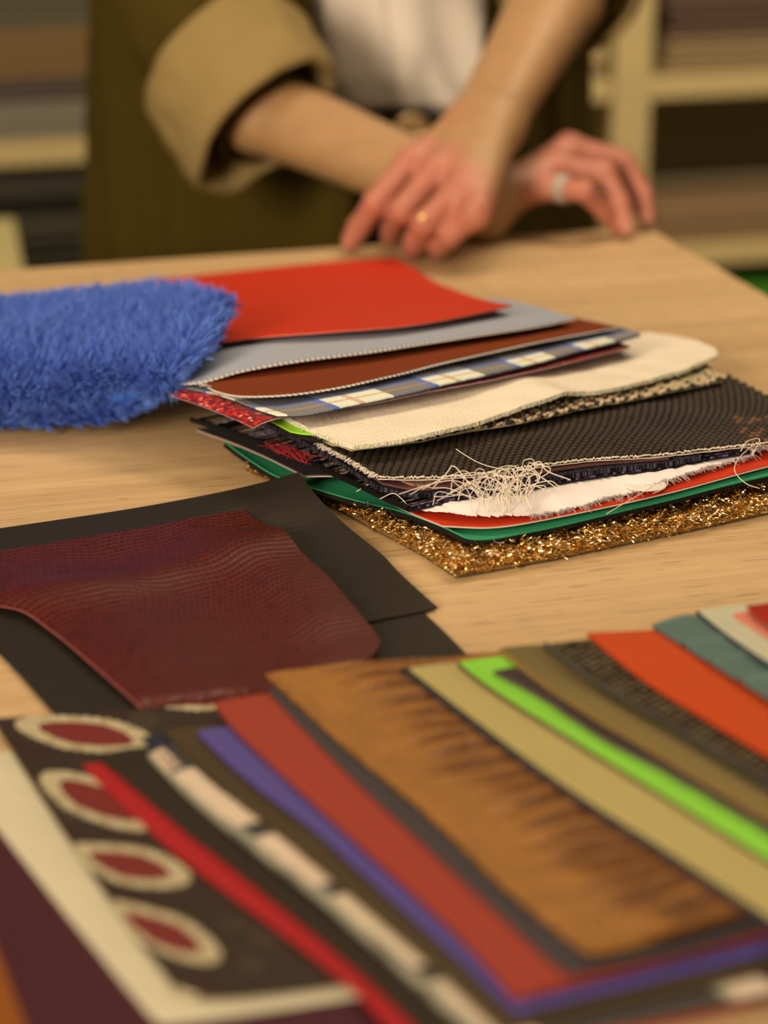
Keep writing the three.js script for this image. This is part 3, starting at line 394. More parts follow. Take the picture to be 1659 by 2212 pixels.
// ---------------------------------------------------------------- blue fur
{
  const t = thing('fur_swatch', 'fluffy bright blue fur piece draped over the pile', 'fur');
  const g = sweepGrid([[-0.3597, 0.945, -1.5776], [-0.2621, 0.96, -1.5394], [-0.1918, 0.974, -1.4964], [-0.1414, 0.984, -1.4543], [-0.1119, 0.989, -1.4213]], [[-0.3597, 0.945, -1.5776], [-0.3207, 0.962, -1.3953], [-0.3112, 0.95, -1.3506], [-0.3131, 0.927, -1.3603]], [[-0.1119, 0.989, -1.4213], [-0.1162, 0.988, -1.3477], [-0.1312, 0.978, -1.3105], [-0.1613, 0.946, -1.3433]], 70, 60,
    { last: [[-0.3131, 0.927, -1.3603], [-0.2361, 0.928, -1.3593], [-0.193, 0.93, -1.3591], [-0.1732, 0.935, -1.3536], [-0.1613, 0.946, -1.3433]], wave: 0.003, waveFreq: 14 });
  layUnder(g, 0.0018);
  const c = g[30][35].clone(); c.y = TABLE_Y; t.position.copy(c);
  const blue = [0.13, 0.3, 0.95];
  mesh('backing', slab(g.map((r) => r.map((p) => p.clone().sub(c))), 0.0016), cloth([0.06, 0.2, 0.8]), t);
  // strand: bent three-sided blade, gathered into locks
  const S = new THREE.BufferGeometry(), sp = [], si = [], R = 5; for (let j = 0; j <= R; j++) { const y = j / R, w = (1 - y * y) * 1 + 0.1, b = 0.32 * y * y + 0.05 * Math.sin(y * 9); for (let k = 0; k < 3; k++) { const a = k * 2.094; sp.push(Math.cos(a) * w * 0.02 + b, y, Math.sin(a) * w * 0.02); if (j < R) { const q = j * 3 + k, r = j * 3 + (k + 1) % 3; si.push(q, q + 3, r, r, q + 3, r + 3); } } }
  S.setAttribute('position', new THREE.Float32BufferAttribute(sp, 3)); S.setIndex(si); S.computeVertexNormals();
  const N = 120000, im = new THREE.InstancedMesh(S, mat([1, 1, 1], { roughness: 0.62, sheen: 0.5 }), N), d = new THREE.Object3D(), col = new THREE.Color(), up = new THREE.Vector3(0, 1, 0);
  const at = (u, v) => { const i = clamp(Math.floor(u * 70), 0, 69), j = clamp(Math.floor(v * 60), 0, 59), fu = u * 70 - i, fv = v * 60 - j; return g[j][i].clone().lerp(g[j][i + 1], fu).lerp(g[j + 1][i].clone().lerp(g[j + 1][i + 1], fu), fv); };
  const nrm = (u, v) => { const a = at(Math.min(1, u + 0.01), v).sub(at(Math.max(0, u - 0.01), v)), b = at(u, Math.min(1, v + 0.01)).sub(at(u, Math.max(0, v - 0.01))); const n = a.cross(b).normalize(); if (n.y < 0) n.negate(); return n; };
  const CU = 150, CV = 95, q = new THREE.Quaternion(), roll = new THREE.Quaternion();
  for (let k = 0; k < N; k++) {
    const edge = rnd(); let u = rnd(), v = rnd(); if (edge < 0.16) v = 1 - 0.04 * rnd(); else if (edge < 0.3) u = 1 - 0.04 * rnd(); else if (edge < 0.36) v = 0.03 * rnd();
    const ci = Math.floor(u * CU), cj = Math.floor(v * CV), cu = (ci + 0.2 + 0.6 * hash(ci, cj)) / CU, cv = (cj + 0.2 + 0.6 * hash(ci + 91, cj + 17)) / CV;
    const p = at(u, v), n = nrm(u, v), cc = at(clamp(cu, 0, 1), clamp(cv, 0, 1)), len = rr(0.011, 0.0165) * (0.8 + 0.4 * hash(ci + 5, cj + 3)) * lerp(0.62, 1, smooth(0.25, 0.75, Math.max(u * 0.9, v)));
    // lean: a flow to the right and front, each lock its own way, strands drawn to the lock's middle, edges splay outwards
    const dir = n.clone().multiplyScalar(1).add(new THREE.Vector3(0.35 + 0.7 * (hash(ci, cj + 40) - 0.5) + 0.5 * noise(u * 9, v * 9), -0.1, 0.3 + 0.7 * (hash(ci + 40, cj) - 0.5) + 0.5 * noise(u * 9, v * 9, 4)));
    dir.addScaledVector(cc.sub(p), 75); dir.x += 0.9 * smooth(0.9, 1, u); dir.z += 1.0 * smooth(0.88, 1, v); dir.y -= 0.35 * smooth(0.9, 1, Math.max(u, v)); dir.z -= 0.7 * smooth(0.08, 0, v);
    dir.x += rr(-0.1, 0.1); dir.y += rr(-0.06, 0.06); dir.z += rr(-0.1, 0.1); dir.normalize();
    q.setFromUnitVectors(up, dir); roll.setFromAxisAngle(up, hash(ci, cj + 7) * 6.3 + rr(-0.6, 0.6)); q.multiply(roll);
    d.position.copy(p).sub(c); d.quaternion.copy(q); d.scale.set(len * 0.7, len, len * 0.7); d.updateMatrix(); im.setMatrixAt(k, d.matrix);
    const s = rr(0.75, 1.15) * (0.62 + 0.6 * hash(ci + 3, cj + 8)); col.setRGB(blue[0] * s * 1.1, blue[1] * s, Math.min(0.95, blue[2] * s * 1.1)); im.setColorAt(k, col);
  }
  im.name = 'fur_pile'; im.userData.kind = 'stuff'; im.castShadow = im.receiveShadow = true; t.add(im);
}

// ---------------------------------------------------------------- the pile of swatches in the middle, from the bottom up
const pile = [];
const PILE = 'swatches piled in the middle of the table';
const pale = cloth([0.625, 0.624, 0.602]);
// gold tinsel
pile.push(() => {
  const lid = above.slice();
  const goldBase = mat([0.35, 0.22, 0.07], { metalness: 0.6, roughness: 0.45 });
  const { t, g, c } = swatch('gold_swatch', 'shaggy gold tinsel swatch at the bottom of the pile', PILE, {
    front: [[0.0398, 0.923, -1.1047], [0.078, 0.923, -1.1225], [0.1217, 0.923, -1.1451], [0.1757, 0.923, -1.1744], [0.254, 0.923, -1.2186]], left: [[0.0398, 0.923, -1.1047], [0.0199, 0.923, -1.1408], [-0.008, 0.923, -1.1805], [-0.0392, 0.923, -1.2275], [-0.0874, 0.923, -1.2831]], face: goldBase, back: cloth([0.094, 0.074, 0.042]), th: 0.0015, backTh: 0.0012, nu: 80, nv: 40, wave: 0.001 });
  const flake = new THREE.PlaneGeometry(0.0055, 0.0006, 4, 1); { const p = flake.attributes.position; for (let i = 0; i < p.count; i++) { const x = p.getX(i) / 0.00275; p.setZ(i, 0.0009 * x * x); p.setY(i, p.getY(i) * (1 - 0.3 * Math.abs(x))); } flake.computeVertexNormals(); }
  const N = 20000, im = new THREE.InstancedMesh(flake, mat([1, 1, 1], { metalness: 1, roughness: 0.2 }), N), d = new THREE.Object3D(), col = new THREE.Color(), tones = [[0.98, 0.74, 0.36], [0.85, 0.56, 0.2], [0.98, 0.84, 0.52], [0.62, 0.38, 0.12], [0.98, 0.9, 0.7]];
  const nv = g.length - 1, nu = g[0].length - 1;
  for (let k = 0; k < N; k++) {
    const edge = rnd(), u = edge < 0.2 ? 0.04 * rnd() : rnd(), v = edge > 0.45 ? rnd() ** 2.2 * 0.6 : rnd();
    const a = g[Math.min(nv, Math.round(v * nv))][Math.min(nu, Math.round(u * nu))], j = Math.min(nv - 1, Math.floor(v * nv)), i = Math.min(nu - 1, Math.floor(u * nu));
    const p = g[j][i].clone().lerp(g[j][i + 1], u * nu - i).lerp(g[j + 1][i].clone().lerp(g[j + 1][i + 1], u * nu - i), v * nv - j);
    const lump = 0.5 + 0.5 * noise(p.x * 160, p.z * 160);
    const w = new THREE.Vector3(p.x + rr(-0.0025, 0.0025), p.y + rr(-0.0005, 0.011) * (0.35 + lump), p.z + rr(-0.002, 0.0045)), cell = cellAt(w);
    if (cell >= 0) w.y = Math.min(w.y, Math.max(p.y, lid[cell] - 0.0022)); d.position.copy(w).sub(c);
    d.rotation.set(rr(-1.6, 1.6), rr(0, 6.3), rr(-0.9, 0.9)); const s = rr(0.5, 1.25); d.scale.set(s, rr(0.6, 1.7), s); d.updateMatrix(); im.setMatrixAt(k, d.matrix);
    const q = tones[Math.floor(rnd() * 5)]; im.setColorAt(k, col.setRGB(q[0], q[1], q[2]));
  }
  im.name = 'tinsel_pile'; im.userData.kind = 'stuff'; im.castShadow = im.receiveShadow = true; t.add(im);
});
pile.push(() => swatch('green_swatch', 'green smooth swatch on thick black foam over the gold', PILE, {
  front: [[0.0405, 0.9375, -1.131], [0.0474, 0.9355, -1.1276], [0.06, 0.9345, -1.1294], [0.0787, 0.935, -1.1375], [0.1058, 0.936, -1.1495], [0.1534, 0.938, -1.1744], [0.2002, 0.94, -1.2004], [0.2616, 0.941, -1.2364]], left: [[0.0405, 0.9375, -1.131], [0.0342, 0.9375, -1.1397], [0.009, 0.935, -1.1724], [-0.0086, 0.934, -1.1867], [-0.0339, 0.932, -1.2119], [-0.0495, 0.931, -1.2285], [-0.0666, 0.9305, -1.2465], [-0.0859, 0.93, -1.2799], [-0.1018, 0.93, -1.3115]],
  face: mat([0.032, 0.298, 0.156], { specularIntensity: 0.3, roughness: 0.8, bumpMap: T.felt, bumpScale: 0.0002 }), back: mat([0.012, 0.011, 0.01], { roughness: 0.9, specularIntensity: 0.2, bumpMap: T.felt, bumpScale: 0.0004 }), th: 0.0008, backTh: 0.0026, nu: 90, nv: 40, wave: 0.0004 }));
pile.push(() => swatch('red_swatch', 'orange red swatch beneath the frayed white cotton', PILE, {
  front: [[0.0336, 0.9395, -1.1375], [0.0602, 0.9395, -1.1353], [0.0922, 0.9405, -1.1459], [0.1534, 0.9425, -1.1754], [0.2308, 0.945, -1.2233], [0.2629, 0.945, -1.2446]], left: [[0.0336, 0.9395, -1.1375], [0.0103, 0.938, -1.1698], [-0.0368, 0.936, -1.2489]], face: cloth([0.568, 0.045, 0.015], { bumpScale: 0.0001 }), back: pale, th: 0.0006, backTh: 0.0006, grow: 0.0005, nu: 240, nv: 20, wave: 0.0003, pink: 0.0007, tooth: 0.0022 }));
pile.push(() => { for (const [label, at, r] of [['white round paper tag under the white cotton, near the green corner', [0.0659, 0.9425, -1.1563], 0.0125], ['white round paper tag under the white cotton, right of the thread tangle', [0.1524, 0.946, -1.1871], 0.0125]]) {
  const t = thing('paper_tag', label, 'paper tag', 'round paper tags', at); const s = new THREE.Shape(); s.absarc(0, 0, r, 0, Math.PI * 2); const h = new THREE.Path(); h.absarc(0, r * 0.75, 0.0012, 0, Math.PI * 2, true); s.holes.push(h);
  mesh('disc', new THREE.ExtrudeGeometry(s, { depth: 0.0004, bevelEnabled: false, curveSegments: 40 }).rotateX(-Math.PI / 2), mat([0.82, 0.8, 0.78], { roughness: 0.7 }), t);
} });
const whiteM = cloth([0.86, 0.85, 0.88], { bumpScale: 0.00015 });
const tube = (pts, r, n = 24, closed = false) => new THREE.TubeGeometry(new THREE.CatmullRomCurve3(pts, closed), n, r, 5, closed);
pile.push(() => {
  const front = [[0.0134, 0.943, -1.161], [0.0343, 0.944, -1.1478], [0.0604, 0.944, -1.1411], [0.0841, 0.9435, -1.1439], [0.0977, 0.943, -1.1504], [0.1087, 0.944, -1.156], [0.1255, 0.945, -1.1663], [0.1426, 0.945, -1.1764], [0.1689, 0.947, -1.1939], [0.2025, 0.949, -1.2195], [0.2471, 0.951, -1.2533]];
  const { t, g, c } = swatch('white_swatch', 'white cotton swatch with a frayed edge over the orange red', PILE, { front, left: [[0.0134, 0.943, -1.161], [0.0055, 0.945, -1.1741], [-0.0026, 0.944, -1.1934], [-0.0311, 0.942, -1.2489]], face: whiteM, th: 0.0008, nu: 260, nv: 30, wave: 0.0016, waveFreq: 45, ragged: 0.0022 });
  // frayed fringe and the tangle of pulled threads
  const fr = [];
  for (let k = 0; k < 420; k++) {
    const i = Math.floor(rr(70, 250)), p = g[0][i].clone().sub(c), o = g[0][i].clone().sub(g[4][i]).normalize(), l = rr(0.002, 0.006) * (0.5 + Math.abs(noise(i * 0.15, 4)) * 1.6);
    const q = p.clone().addScaledVector(o, l).add(new THREE.Vector3(rr(-0.0015, 0.0015), rr(-0.0018, 0.0004), 0)), m = p.clone().lerp(q, 0.5).add(new THREE.Vector3(rr(-0.0006, 0.0006), rr(0, 0.0005), 0));
    fr.push(tube([p.addScaledVector(o, -0.001), m, q], 0.00011, 4));
  }
  const f = mesh('frayed_fringe', mergeGeometries(fr), whiteM, t); f.userData.kind = 'stuff';
  const tg = []; const A = V([0.067, 0.949, -1.1449]).sub(c), right = new THREE.Vector3(1, 0, -0.25).normalize(), back = new THREE.Vector3(0, 0.55, -0.84);
  const S = 1 / 3480;    // metres for a hundredth of the tangle's drawing, about 35 of them to a centimetre
  const at = (x, y, lift) => V(A.toArray()).addScaledVector(new THREE.Vector3(1, 0, -0.12), x * S).add(new THREE.Vector3(0, y * S * 0.8 + lift, -y * S * 0.62));
  for (let k = 0; k < 30; k++) {       // loops that rise from one knot
    const x0 = rr(-60, 60), w = rr(-200, 150), h = rr(20, 85), pts = [at(x0 * 0.7, rr(-6, 6), 0)], n = 5;
    for (let s = 1; s < n; s++) { const u = s / (n - 1); pts.push(at(x0 + w * u + rr(-22, 22), h * Math.sin(u * Math.PI * 0.85) + rr(-8, 8), rr(0, 0.003))); }
    tg.push(tube(pts, rr(0.00022, 0.00034), 26));
  }
  for (let k = 0; k < 22; k++) { const x = rr(-60, 60); tg.push(tube([at(x, -14, 0), at(x + rr(-14, 14), 12, 0.002), at(x + rr(-20, 26), 40, 0.003), at(x + rr(-30, 40), rr(50, 70), 0.002)], 0.00022, 14)); }
  // single stray ends
  for (const q of [[[0.0788, 0.956, -1.1921], [0.0672, 0.959, -1.1779], [0.0568, 0.959, -1.186], [0.0485, 0.96, -1.1971], [0.0426, 0.961, -1.2067]], [[0.126, 0.944, -1.1433], [0.1496, 0.948, -1.1682], [0.1657, 0.95, -1.1863], [0.1639, 0.947, -1.1796], [0.1558, 0.945, -1.1741]], [[0.2277, 0.954, -1.24], [0.2171, 0.953, -1.2257], [0.2098, 0.95, -1.2133], [0.2082, 0.947, -1.2053], [0.2141, 0.942, -1.1989], [0.222, 0.939, -1.1992]], [[0.2138, 0.954, -1.2228], [0.2178, 0.958, -1.2283], [0.2265, 0.958, -1.2344], [0.2199, 0.953, -1.2172]], [[0.0803, 0.958, -1.1824], [0.0812, 0.963, -1.1803], [0.0859, 0.964, -1.1799], [0.0873, 0.96, -1.1783], [0.0828, 0.957, -1.1788]], [[-0.0025, 0.946, -1.1621], [0.0055, 0.949, -1.1632], [0.0108, 0.946, -1.1606], [0.0134, 0.944, -1.1568]], [[-0.0162, 0.94, -1.1908], [-0.008, 0.946, -1.1879], [0.0055, 0.95, -1.1808], [0.0269, 0.955, -1.1748]]])
    tg.push(tube(q.map((p) => V(p).sub(c)), 0.00028, 40));
  const m = mesh('pulled_threads', mergeGeometries(tg), mat([0.74, 0.7, 0.63], { roughness: 0.9 }), t); m.userData.kind = 'stuff';
});
pile.push(() => swatch('thin_black_swatch', 'thin black cloth with pale pink edge above the green', PILE, {
  front: [[-0.0475, 0.937, -1.2292], [-0.0194, 0.939, -1.2227], [0.0194, 0.942, -1.2094], [0.0611, 0.943, -1.2165]], left: [[-0.0475, 0.937, -1.2292], [-0.0553, 0.936, -1.2429], [-0.0805, 0.935, -1.2779], [-0.1012, 0.934, -1.3043], [-0.1219, 0.933, -1.3307]], face: cloth([0.03, 0.025, 0.03]), back: cloth([0.473, 0.370, 0.357]), th: 0.0008, backTh: 0.0007, grow: 0.001, nu: 60, nv: 40 }));
pile.push(() => { // striped weave with black binding and a red fringe
  const stripes = canvasTex(256, 1024, (x, w, h) => {
    x.fillStyle = '#0e0b10'; x.fillRect(0, 0, w, h); const cs = ['#a898b4', '#7058a8', '#b09850', '#d0c4c8', '#2c2440', '#8a7480', '#1a1620', '#e0d6d8', '#5c4a90', '#94762e'];
    for (let k = 0; k < 62; k++) { x.fillStyle = cs[Math.floor(rnd() * cs.length)]; const p = rr(0, h); for (let y = 0; y < w; y += 16) { if (rnd() < 0.9) x.fillRect(y, p + rr(-0.6, 0.6), 16, rr(3, 13)); } }
  }, 0.03, 0.14);
  const { t, c } = swatch('striped_swatch', 'dark woven swatch with fine purple and gold stripes', PILE, {
    front: [[0.0144, 0.945, -1.1489], [0.0454, 0.9465, -1.1653], [0.1003, 0.948, -1.1863], [0.1712, 0.95, -1.2133], [0.2213, 0.951, -1.2341]], left: [[0.0144, 0.945, -1.1489], [-0.019, 0.9428, -1.2001], [-0.0539, 0.9405, -1.2524], [-0.091, 0.9383, -1.3], [-0.1258, 0.936, -1.3389]], face: cloth([1, 1, 1], { map: stripes, bumpScale: 0.0004 }), back: cloth([0.02, 0.018, 0.022]), th: 0.0012, backTh: 0.0012, nu: 90, nv: 60 });
  const bind = [[0.0144, 0.945, -1.1489], [-0.019, 0.9428, -1.2001], [-0.0539, 0.9405, -1.2524], [-0.091, 0.9383, -1.3], [-0.1258, 0.936, -1.3389]].map((p) => V(p).sub(c));
  mesh('binding', tube(bind, 0.0017, 60), cloth([0.018, 0.016, 0.018]), t);
  const fr = []; for (let k = 0; k < 46; k++) { const s = rnd(), p = V([-0.0683, 0.942, -1.2576]).lerp(V([-0.0459, 0.944, -1.2278]), s), q = V([-0.0774, 0.943, -1.2661]).lerp(V([-0.0361, 0.946, -1.2247]), rnd()); p.sub(c); q.sub(c); const m = p.clone().lerp(q, 0.5).add(new THREE.Vector3(rr(-0.004, 0.004), rr(0.001, 0.006), rr(-0.004, 0.004))); fr.push(tube([p, m, q.add(new THREE.Vector3(rr(-0.006, 0.006), rr(-0.002, 0.003), rr(-0.005, 0.005)))], 0.00016, 10)); }
  mesh('red_fringe', mergeGeometries(fr), mat([0.3, 0.012, 0.025], { roughness: 0.7 }), t).userData.kind = 'stuff';
});
const tweedMap = (a, b, d, s) => dataTex(256, 256, (u, v) => { const n = fbm(u, v, 60, 60, 2), k = n > 0.62 ? b : n < 0.36 ? d : a; return k; }, s, s, true);
pile.push(() => swatch('navy_tweed_swatch', 'thick navy tweed swatch under the maroon and mesh ones', PILE, {
  front: [[-0.0036, 0.95, -1.1729], [0.0134, 0.9495, -1.1618], [0.0454, 0.9495, -1.1649], [0.1001, 0.951, -1.186], [0.1909, 0.953, -1.2172]], left: [[-0.0036, 0.95, -1.1729], [-0.0364, 0.9483, -1.2384], [-0.0668, 0.9467, -1.2878], [-0.0985, 0.945, -1.3268]], face: cloth([1, 1, 1], { map: tweedMap([0.12, 0.12, 0.17], [0.3, 0.28, 0.36], [0.06, 0.055, 0.07], 0.03), bumpMap: T.felt, bumpScale: 0.0012 }), th: 0.0026, nu: 120, nv: 30, ragged: 0.0008 }));
pile.push(() => swatch('maroon_swatch', 'dull maroon swatch peeking out below the grey printed cloth', PILE, {
  front: [[-0.0009, 0.9515, -1.1735], [0.0187, 0.9515, -1.1633], [0.0483, 0.9515, -1.1719], [0.1006, 0.953, -1.1933], [0.1711, 0.954, -1.2144]], left: [[-0.0009, 0.951, -1.1748], [-0.0192, 0.9495, -1.2147], [-0.0516, 0.948, -1.2711]], face: leather([0.117, 0.051, 0.055]), th: 0.0012, nu: 60, nv: 20 }));
pile.push(() => swatch('printed_swatch', 'small grey printed cloth under the black mesh edge', PILE, {
  front: [[0.0076, 0.9535, -1.1758], [0.0201, 0.953, -1.1662], [0.0458, 0.9535, -1.179], [0.0763, 0.954, -1.1953]], left: [[0.0076, 0.953, -1.1772], [-0.0081, 0.953, -1.2131]], face: cloth([1, 1, 1], { map: tweedMap([0.55, 0.5, 0.46], [0.72, 0.42, 0.3], [0.36, 0.32, 0.32], 0.05) }), th: 0.001, nu: 40, nv: 10 }));
pile.push(() => { // black mesh: rows of plump cords on a dark ground, pale stitching along its edge
  const front = [[-0.0039, 0.956, -1.172], [0.0188, 0.956, -1.1696], [0.051, 0.956, -1.176], [0.0731, 0.956, -1.188], [0.0953, 0.956, -1.1962], [0.1429, 0.956, -1.2086], [0.2032, 0.955, -1.2267], [0.2519, 0.953, -1.2491]], left = [[-0.0039, 0.956, -1.172], [-0.0247, 0.954, -1.2144], [-0.0393, 0.952, -1.2415], [-0.0668, 0.95, -1.2879]], right = [[0.2519, 0.953, -1.2491], [0.259, 0.945, -1.3365], [0.2391, 0.935, -1.4378]];
  const { t, g, c } = swatch('black_mesh_swatch', 'large black mesh swatch with white stitched edge in the pile', PILE, { front, left, right, face: cloth([0.016, 0.013, 0.01]), back: cloth([0.03, 0.024, 0.02]), th: 0.0008, backTh: 0.001, nu: 90, nv: 50, wave: 0.0012, ragged: 0.0008 });
  const cord = new THREE.SphereGeometry(1, 8, 6), nu = 58, nv = 28, im = new THREE.InstancedMesh(cord, mat([1, 1, 1], { roughness: 0.5, specularIntensity: 0.4 }), nu * nv), d = new THREE.Object3D(), col = new THREE.Color();
  const gv = g.length - 1, gu = g[0].length - 1; let k = 0;
  for (let j = 0; j < nv; j++) for (let i = 0; i < nu; i++) {
    const u = (i + 0.25 + (j % 2) * 0.5) / nu, v = (j + 0.5) / nv, a = Math.min(gv - 1, Math.floor(v * gv)), b = Math.min(gu - 1, Math.floor(u * gu)), fu = clamp(u * gu - b, 0, 1), fv = v * gv - a;
    const p = g[a][b].clone().lerp(g[a][b + 1], fu).lerp(g[a + 1][b].clone().lerp(g[a + 1][b + 1], fu), fv), e = g[a][b + 1].clone().sub(g[a][b]), len = e.length() * gu / nu, w = g[a + 1][b].distanceTo(g[a][b]) * gv / nv;
    d.position.set(p.x - c.x, p.y - c.y + 0.0004, p.z - c.z); d.rotation.set(0, Math.atan2(-e.z, e.x) + rr(-0.12, 0.12), rr(-0.12, 0.12)); d.scale.set(len * 0.6, 0.0016, w * 0.38); d.updateMatrix(); im.setMatrixAt(k, d.matrix);
    const z = noise(i * 0.12, j * 0.12, 2);
    if (u > 0.86 && v < 0.4 && rnd() < 0.35) col.setRGB(0.11, 0.055, 0.03); else col.setRGB(0.026 + 0.006 * z, 0.02 + 0.005 * z, 0.015);
    im.setColorAt(k++, col);
  }
  im.name = 'mesh_cords'; im.userData.kind = 'stuff'; im.castShadow = im.receiveShadow = true; t.add(im);
  const beads = [], q = [...g[0]], st = g.slice(0, 34).map((r) => r[0]);
  q.forEach((p, i) => { if (i % 1 === 0 && i < gu) for (let s = 0; s < 3; s++) { const w = p.clone().lerp(q[i + 1], s / 3).sub(c); beads.push(new THREE.SphereGeometry(rr(0.0005, 0.0008), 6, 4).translate(w.x, w.y + rr(-0.0006, 0.0003), w.z + rr(0, 0.001))); } });
  mesh('edge_stitching', mergeGeometries(beads), mat([0.66, 0.62, 0.55], { roughness: 0.6 }), t).userData.kind = 'stuff';
  const tuft = []; for (let s = 0; s < 260; s++) { const i = Math.floor(rnd() * 30), p = st[i].clone().lerp(st[i + 1], rnd()).sub(c); tuft.push(tube([p, p.clone().add(new THREE.Vector3(rr(-0.002, 0.001), rr(0.0004, 0.0018), rr(-0.001, 0.002))), p.clone().add(new THREE.Vector3(rr(-0.004, 0.001), rr(-0.001, 0.001), rr(-0.001, 0.003)))], 0.0002, 4)); }
  mesh('white_tufts', mergeGeometries(tuft), mat([0.74, 0.7, 0.64]), t).userData.kind = 'stuff';
  // pale selvedge strip under the edge
  const strip = g.slice(0, 3).map((row, j) => row.map((p, i) => p.clone().addScaledVector(g[0][i].clone().sub(g[3][i]).normalize(), (2 - j) * 0.0007 * (0.7 + 1.6 * Math.max(0, noise(i * 0.21, 7)))).sub(c).add(new THREE.Vector3(0, -0.0014, 0))));
  mesh('selvedge', slab(strip, 0.0005), cloth([0.62, 0.58, 0.5]), t);
});
pile.push(() => { // boucle tweed with knots
  const { t, g, c } = swatch('boucle_tweed_swatch', 'beige and navy boucle tweed strip below the cream felt', PILE, {
    front: [[-0.0196, 0.961, -1.2084], [0.014, 0.961, -1.2212], [0.0484, 0.961, -1.2421], [0.0853, 0.96, -1.2658], [0.1382, 0.955, -1.3132], [0.1798, 0.951, -1.3485], [0.2304, 0.947, -1.3965]], left: [[-0.0197, 0.96, -1.2122], [-0.0363, 0.9585, -1.2381], [-0.0513, 0.957, -1.264]], right: [[0.2304, 0.947, -1.3965], [0.2205, 0.939, -1.4728], [0.2018, 0.932, -1.5348]], face: cloth([0.473, 0.426, 0.274]), th: 0.002, nu: 80, nv: 14, ragged: 0.0012 });
  const N = 900, im = new THREE.InstancedMesh(new THREE.SphereGeometry(1, 7, 5), mat([1, 1, 1], { roughness: 0.95 }), N), d = new THREE.Object3D(), col = new THREE.Color();
  for (let k = 0; k < N; k++) {
    const v = rnd() ** 1.7 * 0.6, u = rnd(), i = Math.min(79, Math.floor(u * 80)), j = Math.floor(v * 14), p = g[j][i].clone().lerp(g[j][i + 1], u * 80 - i).sub(c), e = g[j][i + 1].clone().sub(g[j][i]);
    d.position.set(p.x, p.y + rr(-0.0004, 0.0008), p.z + rr(-0.001, 0.001)); d.rotation.set(0, Math.atan2(-e.z, e.x) + rr(-0.5, 0.5), rr(-0.3, 0.3)); d.scale.set(rr(0.0014, 0.0026), rr(0.0007, 0.0012), rr(0.0008, 0.0013)); d.updateMatrix(); im.setMatrixAt(k, d.matrix);
    const m = Math.sin(u * 150 + Math.floor(v * 14) * 1.3); if (m > 0.62) col.setRGB(0.02, 0.02, 0.045); else if (m > 0.5) col.setRGB(0.2, 0.07, 0.03); else col.setRGB(0.6, 0.5, 0.33); im.setColorAt(k, col);
  }
  im.name = 'yarn_knots'; im.userData.kind = 'stuff'; im.castShadow = im.receiveShadow = true; t.add(im);
});
pile.push(() => swatch('black_rib_swatch', 'black ribbed cloth beneath the lime one', PILE, {
  front: [[-0.0542, 0.959, -1.2384], [-0.0388, 0.96, -1.2293], [-0.0194, 0.9615, -1.231], [0.0491, 0.962, -1.2791]], left: [[-0.0542, 0.959, -1.2384], [-0.0699, 0.9577, -1.2656], [-0.1035, 0.9563, -1.3168], [-0.1485, 0.955, -1.3673]], face: cloth([0.018, 0.016, 0.015]), th: 0.002, nu: 60, nv: 24, ragged: 0.0005 }));
pile.push(() => swatch('lime_swatch', 'bright lime cloth corner between the cream felt and black', PILE, {
  front: [[-0.0564, 0.9615, -1.238], [-0.0472, 0.962, -1.2321], [-0.0383, 0.963, -1.23], [0.0202, 0.964, -1.2701]], left: [[-0.0565, 0.961, -1.2395], [-0.0713, 0.9597, -1.2659], [-0.1027, 0.9583, -1.3067], [-0.1454, 0.957, -1.3526]], face: mat([0.360, 0.815, 0.034], { roughness: 0.6 }), back: cloth([0.02, 0.018, 0.016]), th: 0.0008, backTh: 0.0008, nu: 50, nv: 24, wave: 0.0003 }));
pile.push(() => { // cream wool felt with loose fibres
  const { t, g, c } = swatch('cream_felt_swatch', 'thick cream wool felt with a wavy front edge', PILE, {
    front: [[-0.0183, 0.968, -1.193], [0.0138, 0.968, -1.2074], [0.0474, 0.968, -1.2299], [0.0726, 0.968, -1.2551], [0.0954, 0.969, -1.2752], [0.1104, 0.969, -1.2914], [0.1234, 0.965, -1.307], [0.1468, 0.961, -1.3276], [0.1976, 0.954, -1.3896], [0.2321, 0.949, -1.4414]], left: [[-0.0183, 0.968, -1.193], [-0.0386, 0.9663, -1.2218], [-0.0587, 0.9647, -1.2534], [-0.0969, 0.963, -1.3094]], right: [[0.2321, 0.949, -1.4414], [0.2343, 0.944, -1.4791], [0.2223, 0.936, -1.5307], [0.199, 0.93, -1.5692]],
    face: mat([0.84, 0.8, 0.68], { roughness: 1, bumpMap: T.felt, bumpScale: 0.0006 }), th: 0.0026, nu: 140, nv: 40, wave: 0.0012, waveFreq: 34, ragged: 0.0006 });
  const fz = []; for (let k = 0; k < 1300; k++) { const e = rnd(), i = e < 0.7 ? Math.floor(rnd() * 140) : 0, j = e < 0.7 ? 0 : Math.floor(rnd() * 26), p = g[j][i].clone().sub(c).add(new THREE.Vector3(rr(-0.001, 0.001), rr(-0.0024, 0), rr(-0.001, 0.0006))); fz.push(tube([p, p.clone().add(new THREE.Vector3(rr(-0.0015, 0.001), rr(0, 0.0008), rr(0, 0.0014))), p.clone().add(new THREE.Vector3(rr(-0.0025, 0.0015), rr(-0.001, 0.001), rr(0.0004, 0.0024)))], 0.00008, 4)); }
  mesh('wool_fibres', mergeGeometries(fz), mat([0.742, 0.798, 0.643], { roughness: 1 }), t).userData.kind = 'stuff';
});
